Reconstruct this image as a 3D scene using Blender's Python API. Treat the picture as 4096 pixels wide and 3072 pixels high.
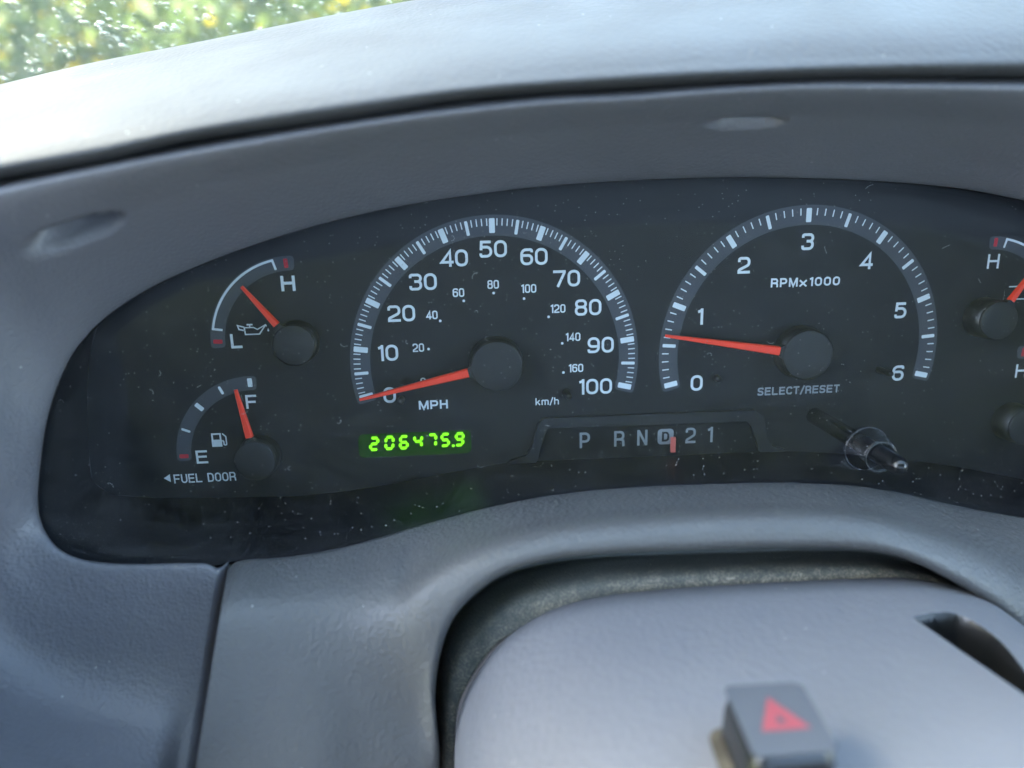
import bpy, math, random
import numpy as np
from mathutils import Matrix, Vector

random.seed(7)
rng = np.random.default_rng(7)
scene = bpy.context.scene
COL = scene.collection
for o in list(bpy.data.objects):
    bpy.data.objects.remove(o)

# ------------------------------------------------------------------ frame of the dashboard
# dial space, in millimetres: u to the right, v up the dial face, n out of the face towards the driver;
# the face leans back by TAU and its origin (the speedometer spindle) is 1.15 m above the ground
TAU = math.radians(21.0)
ct, st = math.cos(TAU), math.sin(TAU)
ORIGIN = Vector((0.0, 0.0, 1.15))
ROT = Matrix(((1, 0, 0), (0, st, -ct), (0, ct, st)))          # columns: u, v, n in world axes
DASH = Matrix.Translation(ORIGIN) @ ROT.to_4x4()


def world(u, v, n):
    return DASH @ Vector((u / 1000, v / 1000, n / 1000))


# ------------------------------------------------------------------ camera
cam = bpy.data.cameras.new('camera')
cam_o = bpy.data.objects.new('camera', cam)
COL.objects.link(cam_o)
CAM_ROT = Matrix(((0.997252, -0.024293, 0.069981), (0.040316, 0.970522, -0.237615), (-0.062146, 0.239784, 0.968835)))                                       # rows: camera right, up, back in dial space
cam_o.matrix_world = Matrix.Translation(world(*(-11.88, 60.22, 279.56))) @ (ROT @ CAM_ROT.transposed()).to_4x4()
cam.sensor_width = 36.0
cam.lens = 36.0 * 731.63 / 1024
cam.clip_start, cam.clip_end = 0.01, 500
cam.dof.use_dof = True
cam.dof.focus_distance = 0.282
cam.dof.aperture_fstop = 5.6
scene.camera = cam_o

# ------------------------------------------------------------------ sky, sun, exposure
SUN_EL, SUN_AZ = math.radians(38), math.radians(-60)            # azimuth from the truck's nose, to its left
w = bpy.data.worlds.new('World')
scene.world = w
w.use_nodes = True
nt = w.node_tree
sky = nt.nodes.new('ShaderNodeTexSky')
sky.sky_type = 'NISHITA'
sky.sun_disc = False
sky.sun_elevation = SUN_EL
sky.sun_rotation = SUN_AZ
sky.dust_density = 2.5
sky.ozone_density = 0.4
nt.links.new(sky.outputs[0], nt.nodes['Background'].inputs[0])
nt.nodes['Background'].inputs[1].default_value = 0.15
sun = bpy.data.lights.new('sun', 'SUN')
sun.energy = 3.0
sun.angle = math.radians(0.5)
sun.color = (1.0, 0.90, 0.74)
sun_o = bpy.data.objects.new('sun', sun)
COL.objects.link(sun_o)
SUN_DIR = Vector((math.sin(SUN_AZ) * math.cos(SUN_EL), math.cos(SUN_AZ) * math.cos(SUN_EL), math.sin(SUN_EL)))
sun_o.rotation_euler = SUN_DIR.to_track_quat('Z', 'Y').to_euler()
scene.view_settings.view_transform = 'Standard'
scene.view_settings.look = 'None'
scene.view_settings.gamma = 1.0
scene.view_settings.use_curve_mapping = False
scene.view_settings.exposure = 4.4
scene.render.engine = 'CYCLES'
scene.cycles.use_denoising = True
scene.cycles.max_bounces = 10
scene.cycles.transparent_max_bounces = 16
scene.cycles.caustics_reflective = False
scene.cycles.caustics_refractive = False
scene.cycles.sample_clamp_indirect = 6

# ------------------------------------------------------------------ traced sections (dial space, mm)
GEO = {
    'SURROUND': [
        [[258.5,-55.4,43.2],[267.0,-53.6,42.7],[273.9,-49.9,41.7],[278.4,-43.9,40.0],[280.5,-36.2,37.8],[279.7,-23.1,34.1],[276.9,-6.8,29.5],[272.2,6.2,25.8],[268.9,38.4,16.7],[232.6,48.7,13.8],[198.8,56.6,11.6],[175.3,61.3,10.2],[149.8,64.3,9.4],[115.6,66.5,8.8],[81.6,67.6,8.5],[48.3,67.2,8.6],[19.2,65.9,8.9],[-7.3,63.5,9.6],[-33.3,60.1,10.6],[-59.2,55.0,12.0],[-82.1,48.9,13.8],[-100.7,42.7,15.5],[-119.7,34.8,17.7],[-135.3,25.1,20.5],[-144.7,15.6,23.2],[-150.2,6.2,25.8],[-154.9,-6.8,29.5],[-157.7,-23.1,34.1],[-158.5,-36.2,37.8],[-156.4,-43.9,40.0],[-151.9,-49.9,41.7],[-145.0,-53.6,42.7],[-136.5,-55.4,43.2],[-124.7,-56.3,43.5],[-109.0,-56.8,43.6],[-103.0,-57.3,43.8],[-99.6,-59.1,44.3]],
        [[255.3,-52.4,49.2],[263.6,-50.7,48.7],[270.3,-47.1,47.7],[274.8,-41.3,46.0],[276.9,-33.8,43.8],[276.1,-21.1,40.1],[273.4,-5.2,35.5],[268.9,7.5,31.8],[262.5,38.9,22.7],[227.1,48.9,19.8],[194.1,56.7,17.6],[171.2,61.3,16.2],[146.2,64.2,15.4],[112.7,66.4,14.8],[79.5,67.4,14.5],[46.9,67.0,14.6],[18.6,65.8,14.9],[-7.4,63.4,15.6],[-32.8,60.1,16.6],[-58.2,55.1,18.0],[-80.6,49.1,19.8],[-98.7,43.1,21.5],[-117.2,35.4,23.7],[-132.4,26.0,26.5],[-141.6,16.7,29.2],[-146.9,7.5,31.8],[-151.4,-5.2,35.5],[-154.1,-21.1,40.1],[-154.9,-33.8,43.8],[-152.8,-41.3,46.0],[-148.3,-47.1,47.7],[-141.6,-50.7,48.7],[-133.3,-52.4,49.2],[-121.8,-53.3,49.5],[-106.5,-53.8,49.6],[-100.7,-54.3,49.8],[-97.4,-56.1,50.3]],
        [[253.5,-51.1,53.2],[261.7,-49.3,52.7],[268.5,-45.7,51.7],[273.0,-39.8,50.0],[275.1,-32.2,47.8],[274.2,-19.5,44.1],[271.6,-3.8,39.5],[267.0,8.8,35.8],[258.1,39.9,26.7],[223.3,49.8,23.8],[190.9,57.4,21.6],[168.3,61.9,20.2],[143.7,64.7,19.4],[110.8,66.9,18.8],[78.1,68.0,18.5],[46.0,67.6,18.6],[18.1,66.3,18.9],[-7.4,64.0,19.6],[-32.5,60.7,20.6],[-57.4,55.8,22.0],[-79.4,49.9,23.8],[-97.2,43.9,25.5],[-115.5,36.4,27.7],[-130.6,27.1,30.5],[-139.7,17.9,33.2],[-145.0,8.8,35.8],[-149.6,-3.8,39.5],[-152.2,-19.5,44.1],[-153.1,-32.2,47.8],[-151.0,-39.8,50.0],[-146.5,-45.7,51.7],[-139.7,-49.3,52.7],[-131.5,-51.1,53.2],[-120.1,-52.0,53.5],[-105.1,-52.5,53.6],[-99.3,-53.0,53.8],[-96.1,-54.7,54.3]],
        [[258.5,-65.0,57],[268.7,-60.9,57],[276.9,-53.2,57],[280.8,-42.2,57],[278.5,-28.6,57],[275.7,-11.9,57],[275.0,8.3,50],[269.2,27.2,48.1],[238.8,55.8,41.8],[206.4,62.7,39.8],[176.2,67.9,38.2],[155.2,71.0,37.3],[132.5,73.0,36.7],[102.0,74.5,36.3],[71.7,74.9,36.1],[42.0,74.1,36.1],[16.2,73.1,36.4],[-7.4,71.0,36.9],[-30.7,68.1,37.5],[-53.8,64.1,38.5],[-74.3,59.3,39.8],[-90.9,54.7,41.0],[-108.9,48.8,42.5],[-125.0,41.6,44.4],[-137.2,34.5,46.3],[-147.2,27.2,48.1],[-153.0,8.3,50],[-153.7,-11.9,57],[-156.5,-28.6,57],[-158.8,-42.2,57],[-154.9,-53.2,57],[-146.7,-60.9,57],[-136.5,-65.0,57],[-123.0,-66.3,57.3],[-108.0,-66.9,57.7],[-101.8,-67.2,58],[-98.9,-68.9,58]],
        [[263.5,-80.3,63],[276.1,-73.9,63],[286.6,-61.9,63],[290.9,-45.7,63],[285.6,-24.8,67],[280.8,-2.8,70],[279.8,24.6,64],[270.5,45.7,62.1],[217.4,71.7,58.9],[187.5,75.6,57.9],[159.8,78.5,57.1],[140.6,80.2,56.6],[119.8,81.3,56.3],[92.0,82.2,56.1],[64.5,81.9,56.0],[37.5,80.8,56.1],[14.0,79.9,56.2],[-7.5,78.1,56.4],[-28.7,75.7,56.8],[-49.8,72.5,57.3],[-68.6,69.0,57.9],[-83.8,65.7,58.5],[-101.4,61.5,59.2],[-118.5,56.4,60.2],[-133.7,51.3,61.1],[-148.5,45.7,62.1],[-157.8,24.6,64],[-158.8,-2.8,70],[-163.6,-24.8,67],[-168.9,-45.7,63],[-164.6,-61.9,63],[-154.1,-73.9,63],[-141.5,-80.3,63],[-125.7,-82.4,63.0],[-111.1,-83.3,63.0],[-104.8,-83.9,63],[-102.0,-85.1,63]],
        [[263.8,-88.5,74],[277.9,-80.3,74],[289.8,-65.2,74],[294.2,-45.3,74],[288.3,-19.4,81],[283.3,5.8,84],[282.4,38.7,78],[270.7,62.4,76],[196.5,85.5,76],[169.0,86.7,76],[143.7,87.5,76],[126.1,87.9,76],[107.3,88.3,76],[82.2,88.6,76],[57.4,87.8,76],[33.0,86.4,76],[11.8,85.7,76],[-7.6,84.1,76],[-26.8,82.2,76],[-45.9,79.8,76],[-63.0,77.4,76],[-76.8,75.4,76],[-94.0,72.7,76],[-111.9,69.6,76],[-129.7,66.3,76],[-148.7,62.4,76],[-160.4,38.7,78],[-161.3,5.8,84],[-166.3,-19.4,81],[-172.2,-45.3,74],[-167.8,-65.2,74],[-155.9,-80.3,74],[-141.8,-88.5,74],[-125.3,-92.1,72.7],[-111.8,-94.1,71.3],[-106.0,-95.7,70],[-103.3,-96.5,70]],
        [[259.3,-89.4,90],[274.0,-80.0,90],[286.5,-63.1,90],[290.7,-41.1,90],[287.8,-13.1,97],[284.2,13.8,98],[286.5,51.0,88],[275.0,64.4,69],[203.2,88.4,69],[174.8,89.6,69],[148.7,90.4,69],[130.6,90.9,69],[111.2,91.2,69],[85.3,91.5,69],[59.7,90.6,69],[34.6,89.2,69],[12.7,88.5,69],[-7.4,86.9,69],[-27.2,84.8,69],[-46.9,82.3,69],[-64.5,79.9,69],[-78.8,77.8,69],[-96.6,75.0,69],[-115.0,71.8,69],[-133.4,68.4,69],[-153.0,64.4,69],[-164.5,51.0,88],[-162.2,13.8,98],[-165.8,-13.1,97],[-168.7,-41.1,90],[-164.5,-63.1,90],[-152.0,-80.0,90],[-137.3,-89.4,90],[-122.0,-95.8,85.7],[-110.8,-100.4,81.3],[-106.4,-104.5,77],[-103.9,-105.0,77]],
        [[246.4,-81.4,120],[260.9,-71.2,120],[273.2,-53.0,120],[276.8,-29.9,120],[282.8,-8.0,110],[283.4,18.0,106],[289.2,56.9,92],[284.7,66.3,54],[218.2,92.1,54],[187.8,93.4,54],[159.9,94.2,54],[140.6,94.7,54],[119.8,95.1,54],[92.1,95.3,54],[64.7,94.4,54],[37.8,92.9,54],[14.4,92.1,54],[-7.0,90.4,54],[-28.1,88.2,54],[-49.3,85.5,54],[-68.1,83.0,54],[-83.4,80.7,54],[-102.4,77.7,54],[-122.1,74.3,54],[-141.7,70.7,54],[-162.7,66.3,54],[-167.2,56.9,92],[-161.4,18.0,106],[-160.8,-8.0,110],[-154.8,-29.9,120],[-151.2,-53.0,120],[-138.9,-71.2,120],[-124.4,-81.4,120],[-114.0,-94.8,108.7],[-108.1,-106.3,97.3],[-107.4,-117.2,86],[-104.9,-117.2,86]],
    ],
    'TRIM': [
        [[-95.9,-59.2,44.3],[-92.9,-57.2,43.7],[-77.0,-56.7,43.6],[-60.7,-55.1,43.1],[-50.6,-53.3,42.6],[-39.4,-50.8,41.9],[-32.9,-49.1,41.5],[-26.4,-47.7,41.1],[-19.0,-46.1,40.6],[-10.0,-44.2,40.1],[1.5,-42.4,39.6],[16.3,-40.6,39.1],[36.3,-39.5,38.7],[60.7,-39.2,38.7],[97.7,-40.2,38.9],[127.1,-42.5,39.6],[146.9,-46.5,40.7],[169.2,-52.3,42.4],[190.8,-56.8,43.6],[211.6,-60.9,44.8],[260.0,-72.0,47.9]],
        [[-93.7,-56.1,50.3],[-90.8,-54.2,49.7],[-75.4,-53.7,49.6],[-59.5,-52.2,49.1],[-49.7,-50.4,48.6],[-38.7,-48.0,47.9],[-32.3,-46.4,47.5],[-26.0,-45.0,47.1],[-18.8,-43.4,46.6],[-10.1,-41.6,46.1],[1.1,-39.8,45.6],[15.6,-38.1,45.1],[35.1,-37.0,44.7],[58.9,-36.8,44.7],[95.0,-37.7,44.9],[123.6,-39.9,45.6],[142.9,-43.8,46.7],[164.6,-49.5,48.4],[185.6,-53.8,49.6],[205.9,-57.8,50.8],[252.9,-68.5,53.9]],
        [[-92.9,-55.6,53.3],[-90.1,-53.9,52.7],[-74.8,-53.5,52.6],[-59.2,-52.1,52.1],[-49.3,-50.5,51.6],[-38.5,-48.1,50.9],[-32.3,-46.4,50.5],[-26.0,-44.9,50.1],[-19.0,-43.1,49.6],[-10.3,-41.1,49.1],[0.8,-39.3,48.6],[15.2,-37.5,48.1],[34.4,-36.5,47.7],[58.0,-36.2,47.7],[93.6,-37.0,47.9],[121.9,-39.3,48.6],[140.8,-43.1,49.7],[162.2,-48.8,51.4],[182.8,-53.4,52.6],[202.7,-57.7,53.8],[249.0,-69.0,56.9]],
        [[-90.2,-58.1,68.9],[-87.7,-57.6,68.8],[-73.6,-58.8,68.7],[-59.1,-58.6,68.6],[-48.4,-57.2,69.2],[-38.0,-53.9,70.4],[-32.6,-51.6,67.0],[-27.0,-48.3,67.4],[-20.3,-44.8,67.2],[-12.2,-41.4,67.0],[-1.8,-38.5,66.8],[11.8,-36.1,66.6],[30.0,-34.9,66.5],[52.6,-34.5,66.4],[85.5,-35.1,66.5],[111.9,-37.4,66.8],[128.6,-41.2,67.3],[148.1,-47.9,68.0],[167.3,-55.4,68.5],[184.8,-63.2,69.0],[229.2,-81.9,70.3]],
        [[-89.9,-62.2,75],[-87.7,-62.7,75],[-74.0,-64.9,75],[-60.1,-65.5,75],[-48.6,-64.4,76],[-38.3,-60.7,78],[-33.0,-56.5,79],[-27.9,-51.6,80],[-21.4,-46.7,80],[-13.6,-42.2,80],[-3.9,-38.4,80],[9.3,-35.6,80],[26.7,-34.2,80],[48.6,-33.6,80],[79.7,-34.1,80],[104.7,-36.4,80],[119.8,-40.2,80],[137.8,-47.8,80],[155.9,-57.7,80],[171.5,-68.5,80],[214.5,-93.7,80]],
        [[-92.1,-76.7,82.0],[-89.8,-77.1,82.0],[-75.2,-79.0,82.0],[-60.0,-80.0,82.0],[-47.3,-86.0,82.8],[-31.9,-92.2,83.5],[-27.6,-73.1,84.2],[-23.8,-62.2,84.5],[-19.0,-53.9,84.5],[-12.0,-47.3,84.5],[-3.0,-42.2,84.5],[10.0,-39.1,84.5],[27.2,-38.0,84.5],[47.4,-37.9,84.5],[78.1,-38.7,84.5],[102.6,-40.7,84.5],[117.3,-44.3,84.5],[134.4,-52.6,84.5],[151.9,-63.9,84.5],[165.5,-75.9,84.5],[200.4,-106.6,84.5]],
        [[-96.6,-103.2,92.0],[-94.3,-103.4,92.0],[-78.0,-104.8,92.0],[-60.5,-106.3,92.0],[-46.0,-109.9,89.5],[-27.7,-114.0,86.7],[-25.5,-81.4,84.5],[-22.6,-67.2,83.5],[-18.3,-57.7,83.5],[-11.4,-50.4,83.5],[-2.6,-44.8,83.5],[10.5,-41.5,83.5],[27.9,-40.5,83.5],[47.8,-40.6,83.5],[78.7,-41.5,83.5],[103.4,-43.4,83.5],[118.1,-46.9,83.5],[135.1,-55.6,83.5],[152.7,-67.5,83.5],[165.8,-80.1,83.5],[198.4,-113.0,83.5]],
        [[-101.3,-123.3,94],[-99.0,-123.4,94],[-81.2,-124.5,94],[-61.9,-126.5,94],[-45.1,-128.7,94],[-29.9,-138.4,59.7],[-27.3,-101.1,57.5],[-24.0,-84.8,56.5],[-19.2,-74.0,56.5],[-11.3,-65.6,56.5],[-1.3,-59.2,56.5],[13.6,-55.5,56.5],[33.3,-54.3,56.5],[56.0,-54.5,56.5],[91.1,-55.5,56.5],[119.3,-57.7,56.5],[136.0,-61.7,56.5],[155.3,-71.6,56.5],[175.3,-85.1,56.5],[190.3,-99.5,56.5],[227.4,-136.8,56.5]],
    ],
    'BOOT': [
        [[-31.2,-137.7,60],[-27.6,-97.9,60],[-24.1,-81.2,60],[-19.2,-70.5,60],[-11.4,-62.3,60],[-1.4,-56.0,60],[13.3,-52.4,60],[33.1,-51.3,60],[55.0,-51.4,60],[89.6,-52.4,60],[116.5,-54.6,60],[133.0,-58.5,60],[152.0,-68.2,60],[173.7,-83.8,60],[187.7,-98.5,60],[223.9,-135.4,60]],
        [[-29.1,-142.2,56],[-26.9,-104.1,56],[-23.7,-87.1,56],[-18.9,-76.2,56],[-11.2,-67.8,56],[-1.4,-61.4,56],[13.4,-57.6,56],[32.8,-56.3,56],[56.1,-56.6,56],[91.2,-57.7,56],[120.7,-59.7,56],[137.3,-63.8,56],[156.1,-72.6,56],[174.4,-84.5,56],[190.2,-98.6,56],[227.5,-135.1,56]],
        [[-27.3,-139.2,60],[-25.9,-103.6,60],[-23.0,-86.9,60],[-18.4,-76.2,60],[-11.1,-68.0,60],[-1.8,-61.6,60],[12.6,-57.9,60],[31.3,-56.4,60],[54.8,-57.0,60],[89.2,-58.0,60],[119.7,-59.8,60],[135.9,-63.9,60],[153.5,-71.2,60],[169.4,-80.7,60],[186.0,-94.3,60],[222.8,-128.8,60]],
        [[-24.7,-130.9,70],[-23.2,-102.8,70],[-20.8,-89.3,70],[-16.6,-80.1,70],[-10.5,-72.1,70],[-2.9,-65.8,70],[10.3,-61.1,70],[26.7,-58.4,70],[51.6,-57.6,70],[84.1,-58.1,70],[116.8,-59.2,70],[130.9,-61.5,70],[146.6,-66.5,70],[158.9,-72.6,70],[176.1,-85.2,70],[211.4,-116.6,70]],
        [[-21.7,-130.2,72],[-20.9,-108.9,72],[-18.7,-98.0,72],[-14.9,-90.0,72],[-9.9,-81.9,72],[-3.8,-75.4,72],[8.8,-69.6,72],[23.5,-65.4,72],[50.8,-63.5,72],[82.7,-63.4,72],[119.2,-63.9,72],[131.9,-64.6,72],[146.3,-67.7,72],[154.2,-69.1,72],[173.0,-80.6,72],[208.4,-110.2,72]],
    ],
    'SHROUD': [
        [-24.8,-161.4,78],
        [-22.6,-135.2,78],
        [-20.9,-117.0,78],
        [-19.8,-102.8,78],
        [-17.0,-92.2,78],
        [-12.9,-84.5,78],
        [-7.6,-76.6,78],
        [0.3,-69.4,78],
        [10.9,-63.5,78],
        [24.6,-59.9,78],
        [49.9,-58.1,78],
        [80.0,-57.9,78],
        [114.6,-58.6,78],
        [127.0,-59.3,78],
        [139.6,-61.8,78],
        [150.5,-65.8,78],
        [167.4,-80.4,78],
        [190.6,-105.8,78],
        [209.2,-144.8,78],
    ],
    'PAD': [
        [[-270.9,47.6,54],[-206.5,59.9,54],[-180.9,63.3,54],[-161.4,66.9,54],[-141.8,70.1,54],[-115.1,74.0,54],[-88.0,79.3,54],[-42.2,84.9,54],[-7.0,89.4,54],[45.3,92.0,54],[96.1,93.6,54],[160.0,93.3,54],[203.0,92.4,54],[249.1,91.0,54],[362.3,86.4,54]],
        [[-250.0,49.3,72],[-190.8,60.6,72],[-167.3,63.8,72],[-149.3,67.1,72],[-131.3,70.1,72],[-106.7,73.6,72],[-81.8,78.5,72],[-39.8,83.6,72],[-7.4,87.8,72],[40.7,90.2,72],[87.5,91.7,72],[146.2,91.4,72],[185.7,90.6,72],[228.1,89.3,72],[332.2,85.1,72]],
        [[-242.3,52.3,78],[-185.0,63.0,78],[-162.2,66.2,78],[-144.8,69.3,78],[-127.4,72.3,78],[-103.6,75.8,78],[-79.5,80.2,78],[-38.8,85.5,78],[-7.4,89.1,78],[39.1,91.6,78],[84.4,93.0,78],[141.2,93.3,78],[179.4,92.8,78],[220.3,91.8,78],[320.8,88.2,78]],
        [[-245.3,55.2,74.5],[-187.3,65.9,74.5],[-164.1,69.2,74.5],[-146.6,72.2,74.5],[-128.9,75.4,74.5],[-104.7,79.1,74.5],[-80.3,83.2,74.5],[-39.0,88.8,74.5],[-7.3,92.1,74.5],[40.0,94.7,74.5],[85.9,96.2,74.5],[143.4,97.1,74.5],[182.0,96.9,74.5],[223.3,96.2,74.5],[324.9,93.1,74.5]],
        [[-250.7,56.1,69.5],[-191.2,67.4,69.5],[-167.5,71.2,69.5],[-149.4,74.5,69.5],[-131.4,77.8,69.5],[-106.6,81.8,69.5],[-81.7,86.0,69.5],[-39.5,91.9,69.5],[-7.1,95.4,69.5],[41.2,98.3,69.5],[88.0,100.1,69.5],[146.7,101.2,69.5],[186.1,101.1,69.5],[228.3,100.4,69.5],[331.7,97.6,69.5]],
        [[-259.4,57.2,61.5],[-197.7,69.2,61.5],[-172.9,73.6,61.5],[-154.2,77.2,61.5],[-135.5,80.7,61.5],[-109.9,85.0,61.5],[-84.1,89.4,61.5],[-40.3,95.7,61.5],[-6.8,99.6,61.5],[43.1,103.0,61.5],[91.6,105.1,61.5],[152.2,106.3,61.5],[192.9,106.3,61.5],[236.5,105.7,61.5],[343.3,103.0,61.5]],
        [[-299.8,61.0,25.5],[-227.7,76.0,25.5],[-198.6,82.3,25.5],[-176.8,86.9,25.5],[-155.1,91.1,25.5],[-125.3,96.6,25.5],[-95.4,101.8,25.5],[-44.5,109.7,25.5],[-5.7,114.8,25.5],[52.1,119.6,25.5],[108.2,122.8,25.5],[178.2,124.4,25.5],[225.2,124.6,25.5],[275.6,124.1,25.5],[398.7,121.9,25.5]],
        [[-345.5,64.3,-15.7],[-261.7,82.7,-15.7],[-227.8,91.1,-15.7],[-202.5,97.0,-15.7],[-177.2,102.0,-15.7],[-142.7,108.9,-15.7],[-108.1,114.8,-15.7],[-49.3,124.6,-15.7],[-4.4,131.0,-15.7],[62.4,137.5,-15.7],[126.9,141.8,-15.7],[207.7,144.0,-15.7],[261.9,144.4,-15.7],[319.8,144.0,-15.7],[461.5,142.3,-15.7]],
        [[-393.9,66.1,-60],[-297.7,88.1,-60],[-258.7,98.8,-60],[-229.6,105.9,-60],[-200.7,111.8,-60],[-161.1,120.1,-60],[-121.6,126.9,-60],[-54.4,138.7,-60],[-3.0,146.5,-60],[73.2,154.7,-60],[146.8,160.3,-60],[238.9,163.0,-60],[300.7,163.6,-60],[366.7,163.4,-60],[528.0,162.2,-60]],
        [[-393.9,52.1,-98.0],[-297.7,74.1,-98.0],[-258.7,84.8,-98.0],[-229.6,91.9,-98.0],[-200.7,97.8,-98.0],[-161.1,106.1,-98.0],[-121.6,112.9,-98.0],[-54.4,124.7,-98.0],[-3.0,132.5,-98.0],[73.2,140.7,-98.0],[146.8,146.3,-98.0],[238.9,149.0,-98.0],[300.7,149.6,-98.0],[366.7,149.4,-98.0],[528.0,148.2,-98.0]],
    ],
    'DIAL': [
        [310.8,-74.4,0],
        [266.4,-67.7,0],
        [225.5,-60.2,0],
        [190.9,-52.2,0],
        [159.9,-47.1,0],
        [119.7,-42.5,0],
        [70.8,-42.1,0],
        [32.5,-41.8,0],
        [2.2,-41.9,0],
        [-14.7,-44.1,0],
        [-29.7,-46.3,0],
        [-48.4,-49.1,0],
        [-63.3,-50.7,0],
        [-81.7,-51.7,0],
        [-110.7,-50.7,0],
        [-135.6,-49.6,0],
        [-153.0,-47.1,0],
        [-159.2,-41.4,0],
        [-158.5,-26.2,0],
        [-156.0,-7.8,0],
        [-152.7,8.3,0],
        [-143.0,30.6,0],
        [-115.9,46.6,0],
        [-74.6,59.6,0],
        [-27.1,68.3,0],
        [24.2,73.8,0],
        [84.2,75.8,0],
        [148.0,72.9,0],
        [206.7,64.8,0],
        [243.9,56.1,0],
        [285.2,44.3,0],
    ],
}


# ------------------------------------------------------------------ helpers
def tag(o, label=None, cat=None, group=None, kind=None):
    for k, x in (('label', label), ('category', cat), ('group', group), ('kind', kind)):
        if x:
            o[k] = x
    return o


def thing(name, label, cat, at=(0, 0, 0), group=None):
    """An Empty at the thing's base, in the dash frame; its parts are children."""
    o = bpy.data.objects.new(name, None)
    o.empty_display_size = 0.01
    COL.objects.link(o)
    o.matrix_world = DASH @ Matrix.Translation(Vector(at) / 1000)
    tag(o, label, cat, group)
    return o


def mesh_obj(name, verts, faces, mat, parent=None, smooth=False, scale=0.001):
    me = bpy.data.meshes.new(name)
    me.from_pydata([tuple(float(c) * scale for c in p) for p in verts], [], [tuple(int(i) for i in f) for f in faces])
    if mat:
        me.materials.append(mat)
    if smooth:
        me.polygons.foreach_set('use_smooth', [True] * len(me.polygons))
    me.update()
    o = bpy.data.objects.new(name, me)
    COL.objects.link(o)
    if parent:
        o.parent = parent
    return o


def catmull(P, m, closed=False):
    """Catmull-Rom through the rows of P (k x d), m steps per span."""
    P = np.asarray(P, float)
    k = len(P)
    out = []
    for i in range(k - 1):
        p1, p2 = P[i], P[i + 1]
        p0 = P[i - 1] if i > 0 else 2 * p1 - p2
        p3 = P[i + 2] if i + 2 < k else 2 * p2 - p1
        # chordal parametrisation keeps unevenly spaced sections from overshooting
        d = lambda a, b: np.maximum(np.linalg.norm((b - a).reshape(-1)), 1e-6) ** 0.5
        t0 = 0.0
        t1 = t0 + d(p0, p1)
        t2 = t1 + d(p1, p2)
        t3 = t2 + d(p2, p3)
        for j in range(m):
            t = t1 + (t2 - t1) * j / m
            a1 = (t1 - t) / (t1 - t0) * p0 + (t - t0) / (t1 - t0) * p1
            a2 = (t2 - t) / (t2 - t1) * p1 + (t - t1) / (t2 - t1) * p2
            a3 = (t3 - t) / (t3 - t2) * p2 + (t - t2) / (t3 - t2) * p3
            b1 = (t2 - t) / (t2 - t0) * a1 + (t - t0) / (t2 - t0) * a2
            b2 = (t3 - t) / (t3 - t1) * a2 + (t - t1) / (t3 - t1) * a3
            out.append((t2 - t) / (t2 - t1) * b1 + (t - t1) / (t2 - t1) * b2)
    out.append(P[-1])
    return np.array(out)


def loft(rows, mc, mr):
    """rows: r x c x 3 -> fine grid of points."""
    R = np.array([catmull(r, mc) for r in rows])                 # r x C x 3
    C = np.array([catmull(R[:, j], mr) for j in range(R.shape[1])])   # C x Rf x 3
    return C.transpose(1, 0, 2)


def grid_normals(G):
    du = np.gradient(G, axis=1)
    dv = np.gradient(G, axis=0)
    n = np.cross(du, dv)
    return n / np.maximum(np.linalg.norm(n, axis=2, keepdims=True), 1e-9)


def grid_mesh(name, G, mat, parent, thick=0.0, face=None):
    """face: a point in dial space the normals look at."""
    r, c, _ = G.shape
    idx = np.arange(r * c).reshape(r, c)
    F = np.stack([idx[:-1, :-1], idx[:-1, 1:], idx[1:, 1:], idx[1:, :-1]], -1).reshape(-1, 4)
    N = grid_normals(G)
    if face is not None:
        s = np.sum(N * (np.array(face) - G), axis=2)
        if np.median(s) < 0:
            F = F[:, ::-1]
    o = mesh_obj(name, G.reshape(-1, 3), F, mat, parent, True)
    if thick:
        m = o.modifiers.new('wall_thickness', 'SOLIDIFY')
        m.thickness = thick / 1000
        m.offset = -1
        m.use_even_offset = False
    return o


EYE = (-11.88, 60.22, 279.56)
Q = {k: np.array(v, float) for k, v in GEO.items()}


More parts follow.
